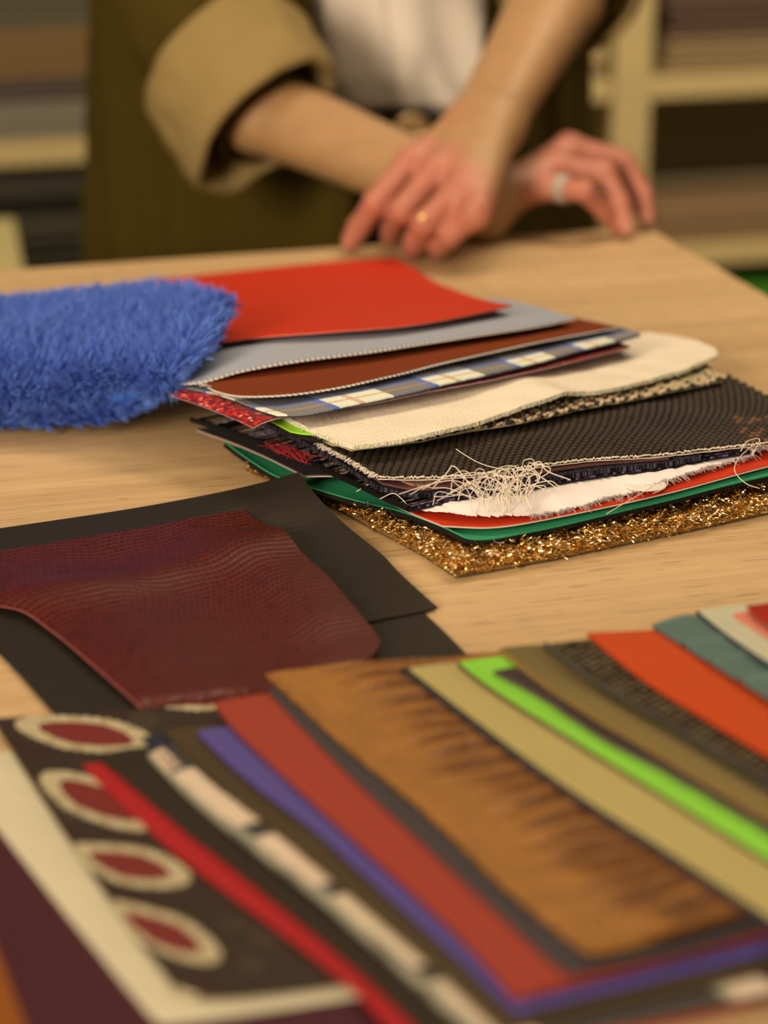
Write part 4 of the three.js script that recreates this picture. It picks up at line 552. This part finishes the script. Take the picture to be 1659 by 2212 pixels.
const sequin = canvasTex(1024, 1024, (x, w, h) => {
  x.fillStyle = 'rgb(100, 29, 37)'; x.fillRect(0, 0, w, h); const cs = ['rgb(183, 42, 40)', 'rgb(164, 34, 37)', 'rgb(207, 88, 88)', 'rgb(135, 34, 40)', 'rgb(217, 142, 149)'];
  for (let k = 0; k < 2600; k++) { x.fillStyle = cs[Math.floor(rnd() * (noise(k * 0.01, 2) > 0.1 ? 5 : 3))]; const a = rr(0, w), b = rr(0, h), r = rr(4, 8); for (let p = 0; p < 4; p++) { const t = p * Math.PI / 2 + k; x.beginPath(); x.arc(a + Math.cos(t) * r * 0.8, b + Math.sin(t) * r * 0.8, r * 0.75, 0, 7); x.fill(); } }
}, 0.13, 0.13);
pile.push(() => swatch('red_floral_swatch', 'red floral printed swatch with a pointed corner under the plaid', PILE, {
  front: [[-0.0796, 0.964, -1.2376], [-0.0718, 0.969, -1.2349], [-0.0586, 0.972, -1.241], [-0.0084, 0.973, -1.2608], [0.0497, 0.972, -1.3003], [0.1128, 0.966, -1.3616], [0.1701, 0.958, -1.4334]], left: [[-0.0796, 0.964, -1.2376], [-0.0932, 0.965, -1.2542], [-0.1122, 0.964, -1.2795], [-0.1447, 0.962, -1.3165]], right: [[0.1701, 0.958, -1.4334], [0.1564, 0.948, -1.4938]],
  face: mat([1, 1, 1], { map: sequin, roughness: 0.45 }), back: cloth([0.531, 0.370, 0.420]), th: 0.0006, backTh: 0.0005, grow: 0.0004, nu: 120, nv: 30, wave: 0.0006, ragged: 0.0006 }));
const plaid = canvasTex(1024, 1024, (x, w, h) => {
  x.fillStyle = 'rgb(231, 242, 229)'; x.fillRect(0, 0, w, h);
  const cols = [[0.04, 0.2], [0.54, 0.2]], band = (p, q, v) => v ? x.fillRect(p * w, 0, q * w, h) : x.fillRect(0, p * h, w, q * h);
  for (const v of [true, false]) for (const [p, q] of cols) { x.globalAlpha = 0.62; x.fillStyle = 'rgb(56, 58, 78)'; band(p, q, v); x.globalAlpha = 0.85; x.fillStyle = 'rgb(67, 101, 204)'; band(p + q, 0.035, v); x.globalAlpha = 0.55; x.fillStyle = 'rgb(197, 153, 119)'; band(p + q + 0.13, 0.03, v); }
  for (let k = 0; k < 60000; k++) { x.globalAlpha = 0.1; x.fillStyle = rnd() < 0.5 ? '#fff0d0' : '#30303a'; x.fillRect(rr(0, w), rr(0, h), rr(1, 5), 1); }
}, 0.155, 0.1);
pile.push(() => swatch('plaid_swatch', 'cream plaid swatch with grey and blue bands', PILE, {
  front: [[-0.0639, 0.973, -1.2352], [-0.0472, 0.974, -1.2339], [-0.0196, 0.975, -1.2499], [0.026, 0.976, -1.2796], [0.0804, 0.974, -1.3278], [0.1303, 0.968, -1.3892], [0.1783, 0.962, -1.4508]], left: [[-0.0639, 0.973, -1.2352], [-0.0822, 0.9707, -1.2606], [-0.1012, 0.9683, -1.2887], [-0.1423, 0.966, -1.3236]], right: [[0.1783, 0.962, -1.4508], [0.1666, 0.954, -1.4981], [0.151, 0.946, -1.5454]], face: mat([1, 1, 1], { map: plaid, roughness: 1, bumpMap: T.felt, bumpScale: 0.0006 }), back: cloth([0.042, 0.048, 0.087]), th: 0.001, backTh: 0.0008, grow: 0.0006, nu: 120, nv: 36, wave: 0.0006, ragged: 0.0005 }));
pile.push(() => swatch('brown_swatch', 'rust brown swatch with a pinked edge under the grey one', PILE, {
  front: [[-0.1165, 0.971, -1.3074], [-0.1019, 0.974, -1.2803], [-0.0866, 0.976, -1.2654], [-0.0594, 0.978, -1.2619], [-0.0313, 0.979, -1.272], [0.006, 0.979, -1.2993], [0.051, 0.978, -1.3403], [0.1163, 0.971, -1.4101], [0.164, 0.963, -1.4662]], left: [[-0.1168, 0.97, -1.3106], [-0.1393, 0.966, -1.3553], [-0.1774, 0.962, -1.4231]], right: [[0.164, 0.963, -1.4662], [0.1427, 0.951, -1.53], [0.1131, 0.942, -1.5939]], face: mat([0.192, 0.042, 0.013], { roughness: 0.95, specularIntensity: 0.2, bumpMap: T.felt, bumpScale: 0.0003}), back: pale, th: 0.0007, backTh: 0.0009, grow: 0.0014, nu: 400, nv: 16, wave: 0.0004, pink: 0.0022, tooth: 0.0036 }));
pile.push(() => swatch('grey_swatch', 'lilac grey suede swatch with a pinked edge under the red', PILE, {
  front: [[-0.142, 0.969, -1.3219], [-0.1259, 0.971, -1.3074], [-0.1139, 0.973, -1.3049], [-0.091, 0.977, -1.3138], [-0.0561, 0.98, -1.3263], [-0.0088, 0.981, -1.345], [0.0525, 0.979, -1.3845], [0.1017, 0.974, -1.4283], [0.1352, 0.967, -1.4736]], left: [[-0.1417, 0.97, -1.3186], [-0.161, 0.965, -1.4184], [-0.1756, 0.96, -1.4951]], right: [[0.1352, 0.967, -1.4736], [0.1188, 0.958, -1.53], [0.0924, 0.946, -1.6048]], face: mat([0.346, 0.403, 0.502], { roughness: 1, specularIntensity: 0.2, bumpMap: T.felt, bumpScale: 0.0003}), back: pale, th: 0.0007, backTh: 0.0009, grow: 0.0014, nu: 400, nv: 20, wave: 0.0004, pink: 0.0022, tooth: 0.0036 }));
pile.push(() => swatch('red_swatch', 'large bright red swatch topping the pile by the hand', PILE, {
  front: [[-0.1161, 0.977, -1.3737], [-0.0828, 0.98, -1.381], [-0.0397, 0.984, -1.3792], [0.0125, 0.984, -1.3939], [0.0541, 0.98, -1.4315], [0.0907, 0.974, -1.4813]], left: [[-0.1182, 0.97, -1.3978], [-0.1485, 0.949, -1.5603], [-0.1907, 0.928, -1.7321]], right: [[0.0907, 0.974, -1.4813], [0.0833, 0.97, -1.5024], [0.0629, 0.956, -1.5768], [0.0391, 0.94, -1.6828], [0.0217, 0.928, -1.7771], [0.009, 0.924, -1.8239]], last: [[-0.1907, 0.928, -1.7321], [-0.1285, 0.925, -1.7716], [-0.0514, 0.924, -1.8075], [0.009, 0.924, -1.8239]],
  face: mat([0.543, 0.031, 0.008], { roughness: 0.6, specularIntensity: 0.3, bumpMap: T.weave, bumpScale: 0.0001 }), back: mat([0.625, 0.228, 0.183]), th: 0.0006, backTh: 0.0005, grow: 0.0005, nu: 90, nv: 60, wave: 0.0006, waveFreq: 12 }));
pile.reverse().forEach((build) => build());

// ---------------------------------------------------------------- the person behind the table
// distance fields meshed by surface nets: limbs join smoothly and taper
function surfaceNets(f, lo, hi, cell) {
  const n = [0, 1, 2].map((k) => Math.ceil((hi[k] - lo[k]) / cell) + 1), [nx, ny, nz] = n, val = new Float32Array(nx * ny * nz);
  for (let z = 0, k = 0; z < nz; z++) for (let y = 0; y < ny; y++) for (let x = 0; x < nx; x++, k++) val[k] = f(lo[0] + x * cell, lo[1] + y * cell, lo[2] + z * cell);
  const id = new Int32Array(nx * ny * nz).fill(-1), pos = [], idx = [], sx = 1, sy = nx, sz = nx * ny;
  const ce = [0, sx, sy, sx + sy, sz, sz + sx, sz + sy, sz + sx + sy], ed = [[0, 1], [0, 2], [0, 4], [1, 3], [1, 5], [2, 3], [2, 6], [3, 7], [4, 5], [4, 6], [5, 7], [6, 7]];
  for (let z = 0; z < nz - 1; z++) for (let y = 0; y < ny - 1; y++) for (let x = 0; x < nx - 1; x++) {
    const b = x + y * sy + z * sz; let inside = 0; for (let c = 0; c < 8; c++) if (val[b + ce[c]] < 0) inside++;
    if (inside === 0 || inside === 8) continue;
    let px = 0, py = 0, pz = 0, m = 0;
    for (const [a, c] of ed) { const va = val[b + ce[a]], vc = val[b + ce[c]]; if ((va < 0) === (vc < 0)) continue; const t = va / (va - vc); px += (a & 1) + t * ((c & 1) - (a & 1)); py += (a >> 1 & 1) + t * ((c >> 1 & 1) - (a >> 1 & 1)); pz += (a >> 2) + t * ((c >> 2) - (a >> 2)); m++; }
    id[b] = pos.length / 3; pos.push(lo[0] + (x + px / m) * cell, lo[1] + (y + py / m) * cell, lo[2] + (z + pz / m) * cell);
  }
  for (let z = 1; z < nz - 1; z++) for (let y = 1; y < ny - 1; y++) for (let x = 1; x < nx - 1; x++) {
    const b = x + y * sy + z * sz, s = val[b] < 0;
    for (const [d, u, v] of [[sx, sy, sz], [sy, sz, sx], [sz, sx, sy]]) {
      if (s === val[b + d] < 0) continue; const q = [id[b], id[b - u], id[b - u - v], id[b - v]]; if (q.some((k) => k < 0)) continue;
      if (s) idx.push(q[0], q[1], q[2], q[0], q[2], q[3]); else idx.push(q[0], q[2], q[1], q[0], q[3], q[2]);
    }
  }
  const g = new THREE.BufferGeometry(); g.setAttribute('position', new THREE.Float32BufferAttribute(pos, 3)); g.setIndex(idx); g.computeVertexNormals(); return g;
}
const smin = (a, b, k) => { const h = Math.max(k - Math.abs(a - b), 0) / k; return Math.min(a, b) - h * h * k * 0.25; };
function bone(a, b, ra, rb) {
  const dx = b[0] - a[0], dy = b[1] - a[1], dz = b[2] - a[2], L = dx * dx + dy * dy + dz * dz;
  return (x, y, z) => { const t = clamp(((x - a[0]) * dx + (y - a[1]) * dy + (z - a[2]) * dz) / L, 0, 1); return Math.hypot(x - a[0] - t * dx, y - a[1] - t * dy, z - a[2] - t * dz) - (ra + t * (rb - ra)); };
}
const add = (p, q) => [p[0] + q[0], p[1] + q[1], p[2] + q[2]], mix = (p, q, t) => p.map((v, k) => lerp(v, q[k], t));
function armField({ shoulder, elbow, wrist, side, fingers, thumb, thick, fat = 1, mcpR = 0.0118 }) {
  const arm = [bone(shoulder, elbow, 0.046, 0.037 * fat)], s = V(side).normalize().toArray(), off = (p, d) => add(p, s.map((v) => v * d)), mid = mix(elbow, wrist, thick ?? 0.28);
  for (const k of [-1, 1]) arm.push(bone(off(elbow, k * 0.006), off(mid, k * 0.009), 0.032 * fat, 0.031 * fat), bone(off(mid, k * 0.009), off(wrist, k * 0.0105 * fat), 0.031 * fat, 0.0182 * fat));
  const palm = fingers.map((f, i) => bone(off(wrist, (i - 1.5) * 0.008 * fat), f[0], 0.0178 * fat, mcpR * fat));
  palm.push(bone(mix(wrist, fingers[1][0], 0.35), mix(wrist, fingers[2][0], 0.8), 0.016, 0.0125));
  const rad = [0.0108, 0.0094, 0.0086, 0.0076], digits = fingers.map((f, i) => { const k = (i === 3 ? 0.9 : 1) * (0.4 + 0.6 * fat) * 1.07; return f.slice(1).map((p, j) => bone(f[j], p, rad[j] * k, rad[j + 1] * k)); });
  digits.push(thumb.slice(1).map((p, j) => bone(thumb[j], p, [0.016, 0.0118, 0.0105][j], [0.0118, 0.0105, 0.0085][j])));
  const box3 = (list, m) => { const lo = [9, 9, 9], hi = [-9, -9, -9]; for (const p of list) for (let k = 0; k < 3; k++) { lo[k] = Math.min(lo[k], p[k] - m); hi[k] = Math.max(hi[k], p[k] + m); } return [lo, hi]; };
  const [lo, hi] = box3([shoulder, elbow, wrist, ...fingers.flat(), ...thumb], 0.06);
  const f = (x, y, z) => {
    let a = 1; for (const b of arm) a = smin(a, b(x, y, z), 0.012);
    let p = 1; for (const b of palm) p = smin(p, b(x, y, z), 0.011);
    const core = smin(a, p, 0.02); if (core > 0.13) return core; let d = core;
    for (const g of digits) { let e = 1; for (const b of g) e = smin(e, b(x, y, z), 0.004); d = Math.min(d, smin(core, e, 0.009)); }
    return d;
  };
  return { f, lo, hi, digits };
}
// her left arm comes from the right and lies over the other wrist; her right arm reaches across under it
const over = armField({
  shoulder: [0.2, 1.36, -2.3], elbow: [0.192, 1.143, -2.14], wrist: [0.0897, 1.02, -1.9202], side: [0.8, 0.1, 0.5], fat: 1.17,
  fingers: [[[0.0245, 0.997, -1.8737], [-0.007, 0.969, -1.837], [-0.0217, 0.944, -1.8535], [-0.0291, 0.9295, -1.8588]], [[0.0454, 0.994, -1.8487], [0.0153, 0.966, -1.8197], [0.0075, 0.943, -1.8578], [0.0051, 0.93, -1.8742]], [[0.0641, 0.984, -1.8162], [0.0347, 0.96, -1.7986], [0.0272, 0.941, -1.8143], [0.0242, 0.93, -1.8245]], [[0.0775, 0.971, -1.7922], [0.056, 0.95, -1.7969], [0.0486, 0.938, -1.81], [0.0454, 0.9295, -1.8232]]],
  thumb: [[0.0704, 1.004, -1.9173], [0.0489, 0.982, -1.9584], [0.0256, 0.966, -1.9532], [0.0094, 0.952, -1.9176]] });
const under = armField({
  shoulder: [-0.2, 1.33, -2.3], elbow: [-0.17, 1.027, -2.085], wrist: [0.09, 0.951, -1.9107], side: [0.1, 0.75, -0.6], thick: 0.18, fat: 1.06,
  fingers: [[[0.1702, 0.989, -1.9813], [0.2196, 0.977, -1.9832], [0.2355, 0.95, -1.9778], [0.2409, 0.93, -1.9795]], [[0.1674, 0.986, -1.9661], [0.2211, 0.976, -1.9733], [0.2376, 0.95, -1.9578], [0.2402, 0.93, -1.9432]], [[0.1566, 0.978, -1.9384], [0.1994, 0.975, -1.9325], [0.2132, 0.95, -1.919], [0.2185, 0.93, -1.9063]], [[0.1415, 0.966, -1.9152], [0.1778, 0.967, -1.8931], [0.1977, 0.946, -1.9085], [0.2104, 0.93, -1.9172]]],
  thumb: [[0.1087, 0.964, -1.9627], [0.1447, 0.954, -2.0209], [0.1738, 0.942, -2.042], [0.1941, 0.931, -2.0369]] });
const head = [0.0, 1.63, -2.2];
const headField = (() => {
  const [hx, hy, hz] = head, E = (cx, cy, cz, a, b, c) => (x, y, z) => { const k = Math.hypot((x - cx) / a, (y - cy) / b, (z - cz) / c); return (k - 1) * Math.min(a, b, c); };
  const parts = [E(hx, hy + 0.02, hz, 0.073, 0.1, 0.092), E(hx, hy - 0.05, hz + 0.025, 0.055, 0.065, 0.062), bone([hx, hy - 0.16, hz - 0.05], [hx, hy - 0.06, hz - 0.015], 0.052, 0.048), bone([hx, hy + 0.005, hz + 0.088], [hx, hy - 0.028, hz + 0.102], 0.007, 0.011), E(hx, hy - 0.057, hz + 0.086, 0.022, 0.007, 0.01), E(hx - 0.074, hy - 0.01, hz - 0.005, 0.009, 0.026, 0.016), E(hx + 0.074, hy - 0.01, hz - 0.005, 0.009, 0.026, 0.016), bone([hx - 0.13, hy - 0.235, hz - 0.09], [hx + 0.13, hy - 0.235, hz - 0.09], 0.03, 0.03)];
  const eyes = [-1, 1].map((k) => E(hx + k * 0.031, hy + 0.005, hz + 0.092, 0.016, 0.01, 0.014));
  return (x, y, z) => { let d = 1; for (const p of parts) d = smin(d, p(x, y, z), 0.018); for (const e of eyes) d = -smin(-d, e(x, y, z), 0.008); return d; };
})();
{
  const t = thing('person', 'person in an olive coat and white shirt leaning on crossed arms', 'person', null, [0, 0, -2.36]);
  const place = (g) => g.translate(0, 0, 2.36);
  const skinGeo = [[over.f, over.lo, over.hi, 0.0034], [under.f, under.lo, under.hi, 0.0034], [headField, [-0.2, 1.35, -2.36], [0.2, 1.78, -2.05], 0.006]].map(([f, lo, hi, c]) => surfaceNets(f, lo, hi, c));
  skinGeo.forEach((g, k) => { // pinker on the fingers and knuckles, as skin is
    const p = g.attributes.position, c = new Float32Array(p.count * 3), A = [0.360, 0.220, 0.104], B = [0.441, 0.171, 0.122];
    for (let i = 0; i < p.count; i++) { let d = 1; if (k < 2) for (const q of [over, under][k].digits) for (const b of q) d = Math.min(d, b(p.getX(i), p.getY(i), p.getZ(i))); const s = k < 2 ? smooth(0.03, 0, d) : 0.3, n = 1 + 0.1 * noise(p.getX(i) * 60, p.getY(i) * 60, p.getZ(i) * 60); for (let j = 0; j < 3; j++) c[i * 3 + j] = lerp(A[j], B[j], s) * n; }
    g.setAttribute('color', new THREE.BufferAttribute(c, 3));
  });
  mesh('body', place(mergeGeometries(skinGeo)), mat([1, 1, 1], { vertexColors: true, roughness: 0.52, side: THREE.FrontSide }), t);
  const nailM = mat([0.473, 0.253, 0.195], { roughness: 0.3 });
  for (const f of [[[-0.0217, 0.944, -1.8535], [-0.0291, 0.9295, -1.8588]], [[0.0075, 0.943, -1.8578], [0.0051, 0.93, -1.8742]], [[0.0272, 0.941, -1.8143], [0.0242, 0.93, -1.8245]], [[0.0486, 0.938, -1.81], [0.0454, 0.9295, -1.8232]], [[0.2376, 0.95, -1.9578], [0.2402, 0.93, -1.9432]], [[0.2132, 0.95, -1.919], [0.2185, 0.93, -1.9063]], [[0.1977, 0.946, -1.9085], [0.2104, 0.93, -1.9172]]]) {
    const d = V(f[1]).sub(V(f[0])).normalize(), up = new THREE.Vector3(0, 0.6, 0.8), s = new THREE.Vector3().crossVectors(up, d).normalize(), u = new THREE.Vector3().crossVectors(d, s).normalize();
    mesh('fingernail', place(new THREE.SphereGeometry(1, 14, 8).scale(0.0046, 0.0012, 0.0055).applyMatrix4(new THREE.Matrix4().makeBasis(s, u, d)).translate(...V(f[1]).addScaledVector(u, 0.0068).toArray())), nailM, t);
  }
  // rings
  const ringAt = (name, a, b, s, r, tubeR, m, studs) => {
    const d = V(b).sub(V(a)), p = V(a).addScaledVector(d, s), q = new THREE.Quaternion().setFromUnitVectors(new THREE.Vector3(0, 0, 1), d.clone().normalize());
    const gs = [new THREE.TorusGeometry(r, tubeR, 10, 40)];
    if (studs > 1) for (const z of [-0.0042, -0.0014, 0.0014, 0.0042]) { gs.push(new THREE.TorusGeometry(r, tubeR, 8, 40).translate(0, 0, z)); for (let k = 0; k < studs; k++) gs.push(new THREE.SphereGeometry(0.0014, 8, 6).translate(Math.cos(k / studs * 6.2832) * (r + 0.0008), Math.sin(k / studs * 6.2832) * (r + 0.0008), z)); }
    const o = mesh(name, place(mergeGeometries(gs).applyQuaternion(q).translate(p.x, p.y, p.z)), m, t);
    if (studs === 1) { const up = new THREE.Vector3(-0.2, 0.6, 0.75).normalize(); const w = p.clone().addScaledVector(up, r + 0.001); const stone = mesh('setting', place(new THREE.SphereGeometry(0.0042, 16, 12).scale(1, 0.7, 1).translate(w.x, w.y, w.z)), m, t); stone.name = 'ring_setting'; }
    return o;
  };
  const goldM = mat([0.98, 0.76, 0.4], { metalness: 1, roughness: 0.36 }), silverM = mat([0.6, 0.58, 0.54], { metalness: 1, roughness: 0.3 });
  ringAt('gold_ring', [0.0641, 0.984, -1.8162], [0.0347, 0.96, -1.7986], 1.02, 0.0102, 0.0011, goldM, 1).userData.label = 'thin gold ring with a round setting';
  ringAt('silver_ring', [0.1415, 0.966, -1.9152], [0.1778, 0.967, -1.8931], 0.5, 0.0104, 0.0013, silverM, 22).userData.label = 'wide silver ring of studded bands';
  // white shirt
  const ringRows = (list, n, fold) => list.map(([y, cx, cz, rx, rz], j) => Array.from({ length: n + 1 }, (_, i) => { const a = i / n * Math.PI * 2, k = fold ? fold(a, y) : 0; return new THREE.Vector3(cx + (rx + k) * Math.sin(a), y, cz + (rz + k) * Math.cos(a)); }));
  const dense = (list, m) => { const out = []; for (let k = 0; k < list.length - 1; k++) for (let s = 0; s < m; s++) out.push(list[k].map((v, q) => lerp(v, list[k + 1][q], smooth(0, 1, s / m) * 0.5 + 0.5 * s / m))); out.push(list[list.length - 1]); return out; };
  const shirt = dense([[0.972, 0.03, -2.36, 0.145, 0.112], [0.984, 0.03, -2.36, 0.152, 0.131], [1.01, 0.015, -2.355, 0.15, 0.134], [1.08, 0.0, -2.345, 0.148, 0.128], [1.2, -0.01, -2.325, 0.15, 0.12], [1.32, -0.01, -2.3, 0.155, 0.1], [1.38, 0, -2.29, 0.12, 0.08], [1.42, 0, -2.28, 0.07, 0.062]], 8);
  const shirtFold = (a, y) => 0.006 * noise(a * 3.2 + 4, y * 5) + 0.009 * Math.sin(a * 9 + 30 * (y - 0.95) * Math.sin(a)) * smooth(1.14, 0.99, y) - 0.02 * Math.exp(-(((a < 3.14 ? a : a - 6.283) - 0.12 - (y - 0.98) * 1.2) ** 2) / 0.01) * smooth(1.05, 0.97, y);
  mesh('shirt', place(slab(ringRows(shirt, 120, shirtFold), 0.002)), cloth([0.86, 0.82, 0.76], { bumpScale: 0.0002 }), t);
  // trousers, belt and shoes
  const dark = cloth([0.018, 0.016, 0.014]);
  mesh('trousers', place(mergeGeometries([slab(ringRows(dense([[0.78, 0.02, -2.4, 0.185, 0.125], [0.86, 0.025, -2.39, 0.17, 0.12], [0.95, 0.03, -2.365, 0.145, 0.115]], 6), 60), 0.002),
    ...[-1, 1].map((s) => slab(ringRows(dense([[0.05, 0.02 + s * 0.1, -2.46, 0.06, 0.06], [0.45, 0.02 + s * 0.1, -2.43, 0.07, 0.07], [0.8, 0.02 + s * 0.085, -2.4, 0.095, 0.105]], 6), 40), 0.002))])), dark, t);
  const belt = mesh('belt', place(slab(ringRows([[0.938, 0.03, -2.364, 0.152, 0.124], [0.956, 0.03, -2.364, 0.154, 0.126], [0.974, 0.03, -2.363, 0.152, 0.124]], 80), 0.003)), leather([0.012, 0.011, 0.01], { roughness: 0.35 }), t);
  const bp = V([0.029, 0.9611, -2.23]); const buckle = [new THREE.TorusGeometry(0.0135, 0.0036, 12, 32).scale(1.1, 0.85, 1), new THREE.CylinderGeometry(0.002, 0.002, 0.026, 10).rotateZ(Math.PI / 2), new THREE.CylinderGeometry(0.0105, 0.0105, 0.003, 28).rotateX(Math.PI / 2).scale(1.1, 0.85, 1)];
  mesh('buckle', place(mergeGeometries(buckle.map((g) => g.index ? g : g)).translate(bp.x, bp.y, bp.z)), goldM, belt).userData.label = 'round gold belt buckle';
  for (const s of [-1, 1]) mesh('shoe', place(mergeGeometries([new THREE.SphereGeometry(1, 20, 12).scale(0.048, 0.045, 0.125).translate(0.02 + s * 0.1, 0.045, -2.4), box(0.085, 0.02, 0.24, 0.02 + s * 0.1, 0.01, -2.4)].map((g) => { const q = g.toNonIndexed(); return q; }))), leather([0.015, 0.013, 0.012]), t);
  // hair and eyes
  const hf = (x, y, z) => { const [hx, hy, hz] = head, k = Math.hypot((x - hx) / 0.086, (y - hy - 0.03) / 0.108, (z - hz + 0.012) / 0.104), cap = (k - 1) * 0.086, back = bone([hx, hy, hz - 0.06], [hx, hy - 0.2, hz - 0.085], 0.07, 0.055)(x, y, z); const face = (Math.hypot((x - hx) / 0.066, (y - hy + 0.045) / 0.115, (z - hz - 0.1) / 0.09) - 1) * 0.066; return Math.max(smin(cap, back, 0.03), -face) + 0.002 * noise(x * 160, y * 22, z * 160); };
  mesh('hair', place(surfaceNets(hf, [-0.13, 1.36, -2.42], [0.13, 1.8, -2.06], 0.006)), mat([0.06, 0.032, 0.016], { roughness: 0.5 }), t);
  for (const k of [-1, 1]) { const e = mesh('eye', place(new THREE.SphereGeometry(0.0115, 20, 14).translate(head[0] + k * 0.031, head[1] + 0.005, head[2] + 0.079)), mat([0.75, 0.72, 0.68], { roughness: 0.2 }), t); mesh('iris', place(new THREE.SphereGeometry(0.0055, 14, 10).scale(1, 1, 0.5).translate(head[0] + k * 0.031, head[1] + 0.003, head[2] + 0.0885)), mat([0.06, 0.035, 0.02], { roughness: 0.2 }), e); }
  // olive coat: open in front, hanging below the table top
  const olive = cloth([0.066, 0.048, 0.008], { roughness: 0.95 }), khaki = cloth([0.314, 0.244, 0.104], { roughness: 0.95 });
  const coatRows = dense([[0.55, -0.055, -2.4, 0.278, 0.2, 0.1, 0.72], [0.75, -0.055, -2.4, 0.272, 0.195, 0.02, 0.66], [0.92, -0.055, -2.39, 0.266, 0.185, -0.1, 0.6], [1.0, -0.055, -2.38, 0.262, 0.178, -0.02, 0.58], [1.1, -0.05, -2.36, 0.262, 0.17, 0.1, 0.6], [1.2, -0.05, -2.34, 0.265, 0.16, 0.16, 0.66], [1.3, -0.03, -2.32, 0.255, 0.14, 0.12, 0.6], [1.38, -0.005, -2.31, 0.245, 0.118, 0.2, 0.45], [1.43, 0, -2.3, 0.18, 0.095, 0.3, 0.42], [1.465, 0, -2.29, 0.085, 0.072, 0.4, 0.5]], 7);
  const coatGrid = coatRows.map(([y, cx, cz, rx, rz, aL, aR]) => Array.from({ length: 121 }, (_, i) => { const a = -aL - (i / 120) * (Math.PI * 2 - aL - aR), k = 0.026 * noise(a * 3.2, y * 1.6, 3) + 0.014 * noise(a * 8, y * 3, 6); return new THREE.Vector3(cx + (rx + k) * Math.sin(a), y, cz + (rz + k) * Math.cos(a)); }));
  const coat = mesh('coat', place(slab(coatGrid, 0.0035)), olive, t);
  // sleeves along a path, and the rolled cuffs
  const limb = (pts, radii, n, m, fold = 0) => { const c = new THREE.CatmullRomCurve3(pts.map(V)), fr = c.computeFrenetFrames(n), g = []; for (let j = 0; j <= n; j++) { const s = j / n * (radii.length - 1), q = Math.min(radii.length - 2, Math.floor(s)), r = lerp(radii[q], radii[q + 1], s - q), p = c.getPointAt(j / n), row = []; for (let i = 0; i <= m; i++) { const a = i / m * Math.PI * 2, k = r * (1 + fold * noise(Math.cos(a) * 1.6 + j * 0.16, Math.sin(a) * 1.6, j * 0.22)); row.push(p.clone().addScaledVector(fr.normals[j], Math.cos(a) * k).addScaledVector(fr.binormals[j], Math.sin(a) * k)); } g.push(row); } return g; };
  const cuff = (c0, c1, rx, ry, up, profile, sd) => { const A = V(c0), ax = V(c1).sub(A), e = V(up).addScaledVector(ax.clone().normalize(), -V(up).dot(ax.clone().normalize())).normalize(), f = new THREE.Vector3().crossVectors(ax, e).normalize(); return profile.map(([s, r]) => Array.from({ length: 73 }, (_, i) => { const a = i / 72 * Math.PI * 2, k = r * (1 + 0.09 * noise(Math.cos(a) * 1.5 + sd, Math.sin(a) * 1.5, s * 1.4) + 0.03 * noise(Math.cos(a) * 4 + sd, Math.sin(a) * 4, s * 3)), sag = s + 0.1 * noise(Math.cos(a) * 1.2, Math.sin(a) * 1.2 + sd); return A.clone().addScaledVector(ax, sag).addScaledVector(e, Math.cos(a) * rx * k).addScaledVector(f, Math.sin(a) * ry * k); })); };
  const roll1 = [[-0.1, 0.9], [-0.06, 1.0], [0.1, 1.05], [0.35, 1.06], [0.55, 1.03], [0.6, 0.98], [0.56, 0.93], [0.3, 0.9]], roll2 = [[0.42, 0.92], [0.46, 1.0], [0.6, 1.04], [0.8, 1.05], [0.97, 1.02], [1.02, 0.97], [0.98, 0.91], [0.8, 0.88], [0.3, 0.84]];
  const cuffs = [[[-0.1606, 1.0508, -2.09], [-0.109, 1.0005, -2.035], 0.083, 0.066, [0.68, 0.73, 0.0], 2], [[0.1949, 1.1524, -2.16], [0.1732, 1.1225, -2.08], 0.07, 0.07, [1, 0, 0], 9]];
  mesh('sleeve', place(slab(limb([[-0.17, 1.36, -2.31], [-0.21, 1.22, -2.24], [-0.2, 1.1, -2.14], cuffs[0][0], cuffs[0][1]], [0.085, 0.085, 0.074, 0.058, 0.05], 40, 48, 0.08), 0.003)), olive, t);
  mesh('sleeve', place(slab(limb([[0.15, 1.38, -2.32], [0.21, 1.3, -2.26], cuffs[1][0], cuffs[1][1]], [0.085, 0.082, 0.062, 0.054], 30, 48, 0.1), 0.003)), olive, t);
  for (const [a, b, rx, ry, up, sd] of cuffs) for (const pr of [roll1, roll2]) { const lst = dense(pr, 4); mesh('rolled_cuff', place(slab(cuff(a, b, rx, ry, up, lst, sd), 0.002)), khaki, t).userData.label = 'khaki rolled cuff'; }
}

renderer.render(scene, camera);
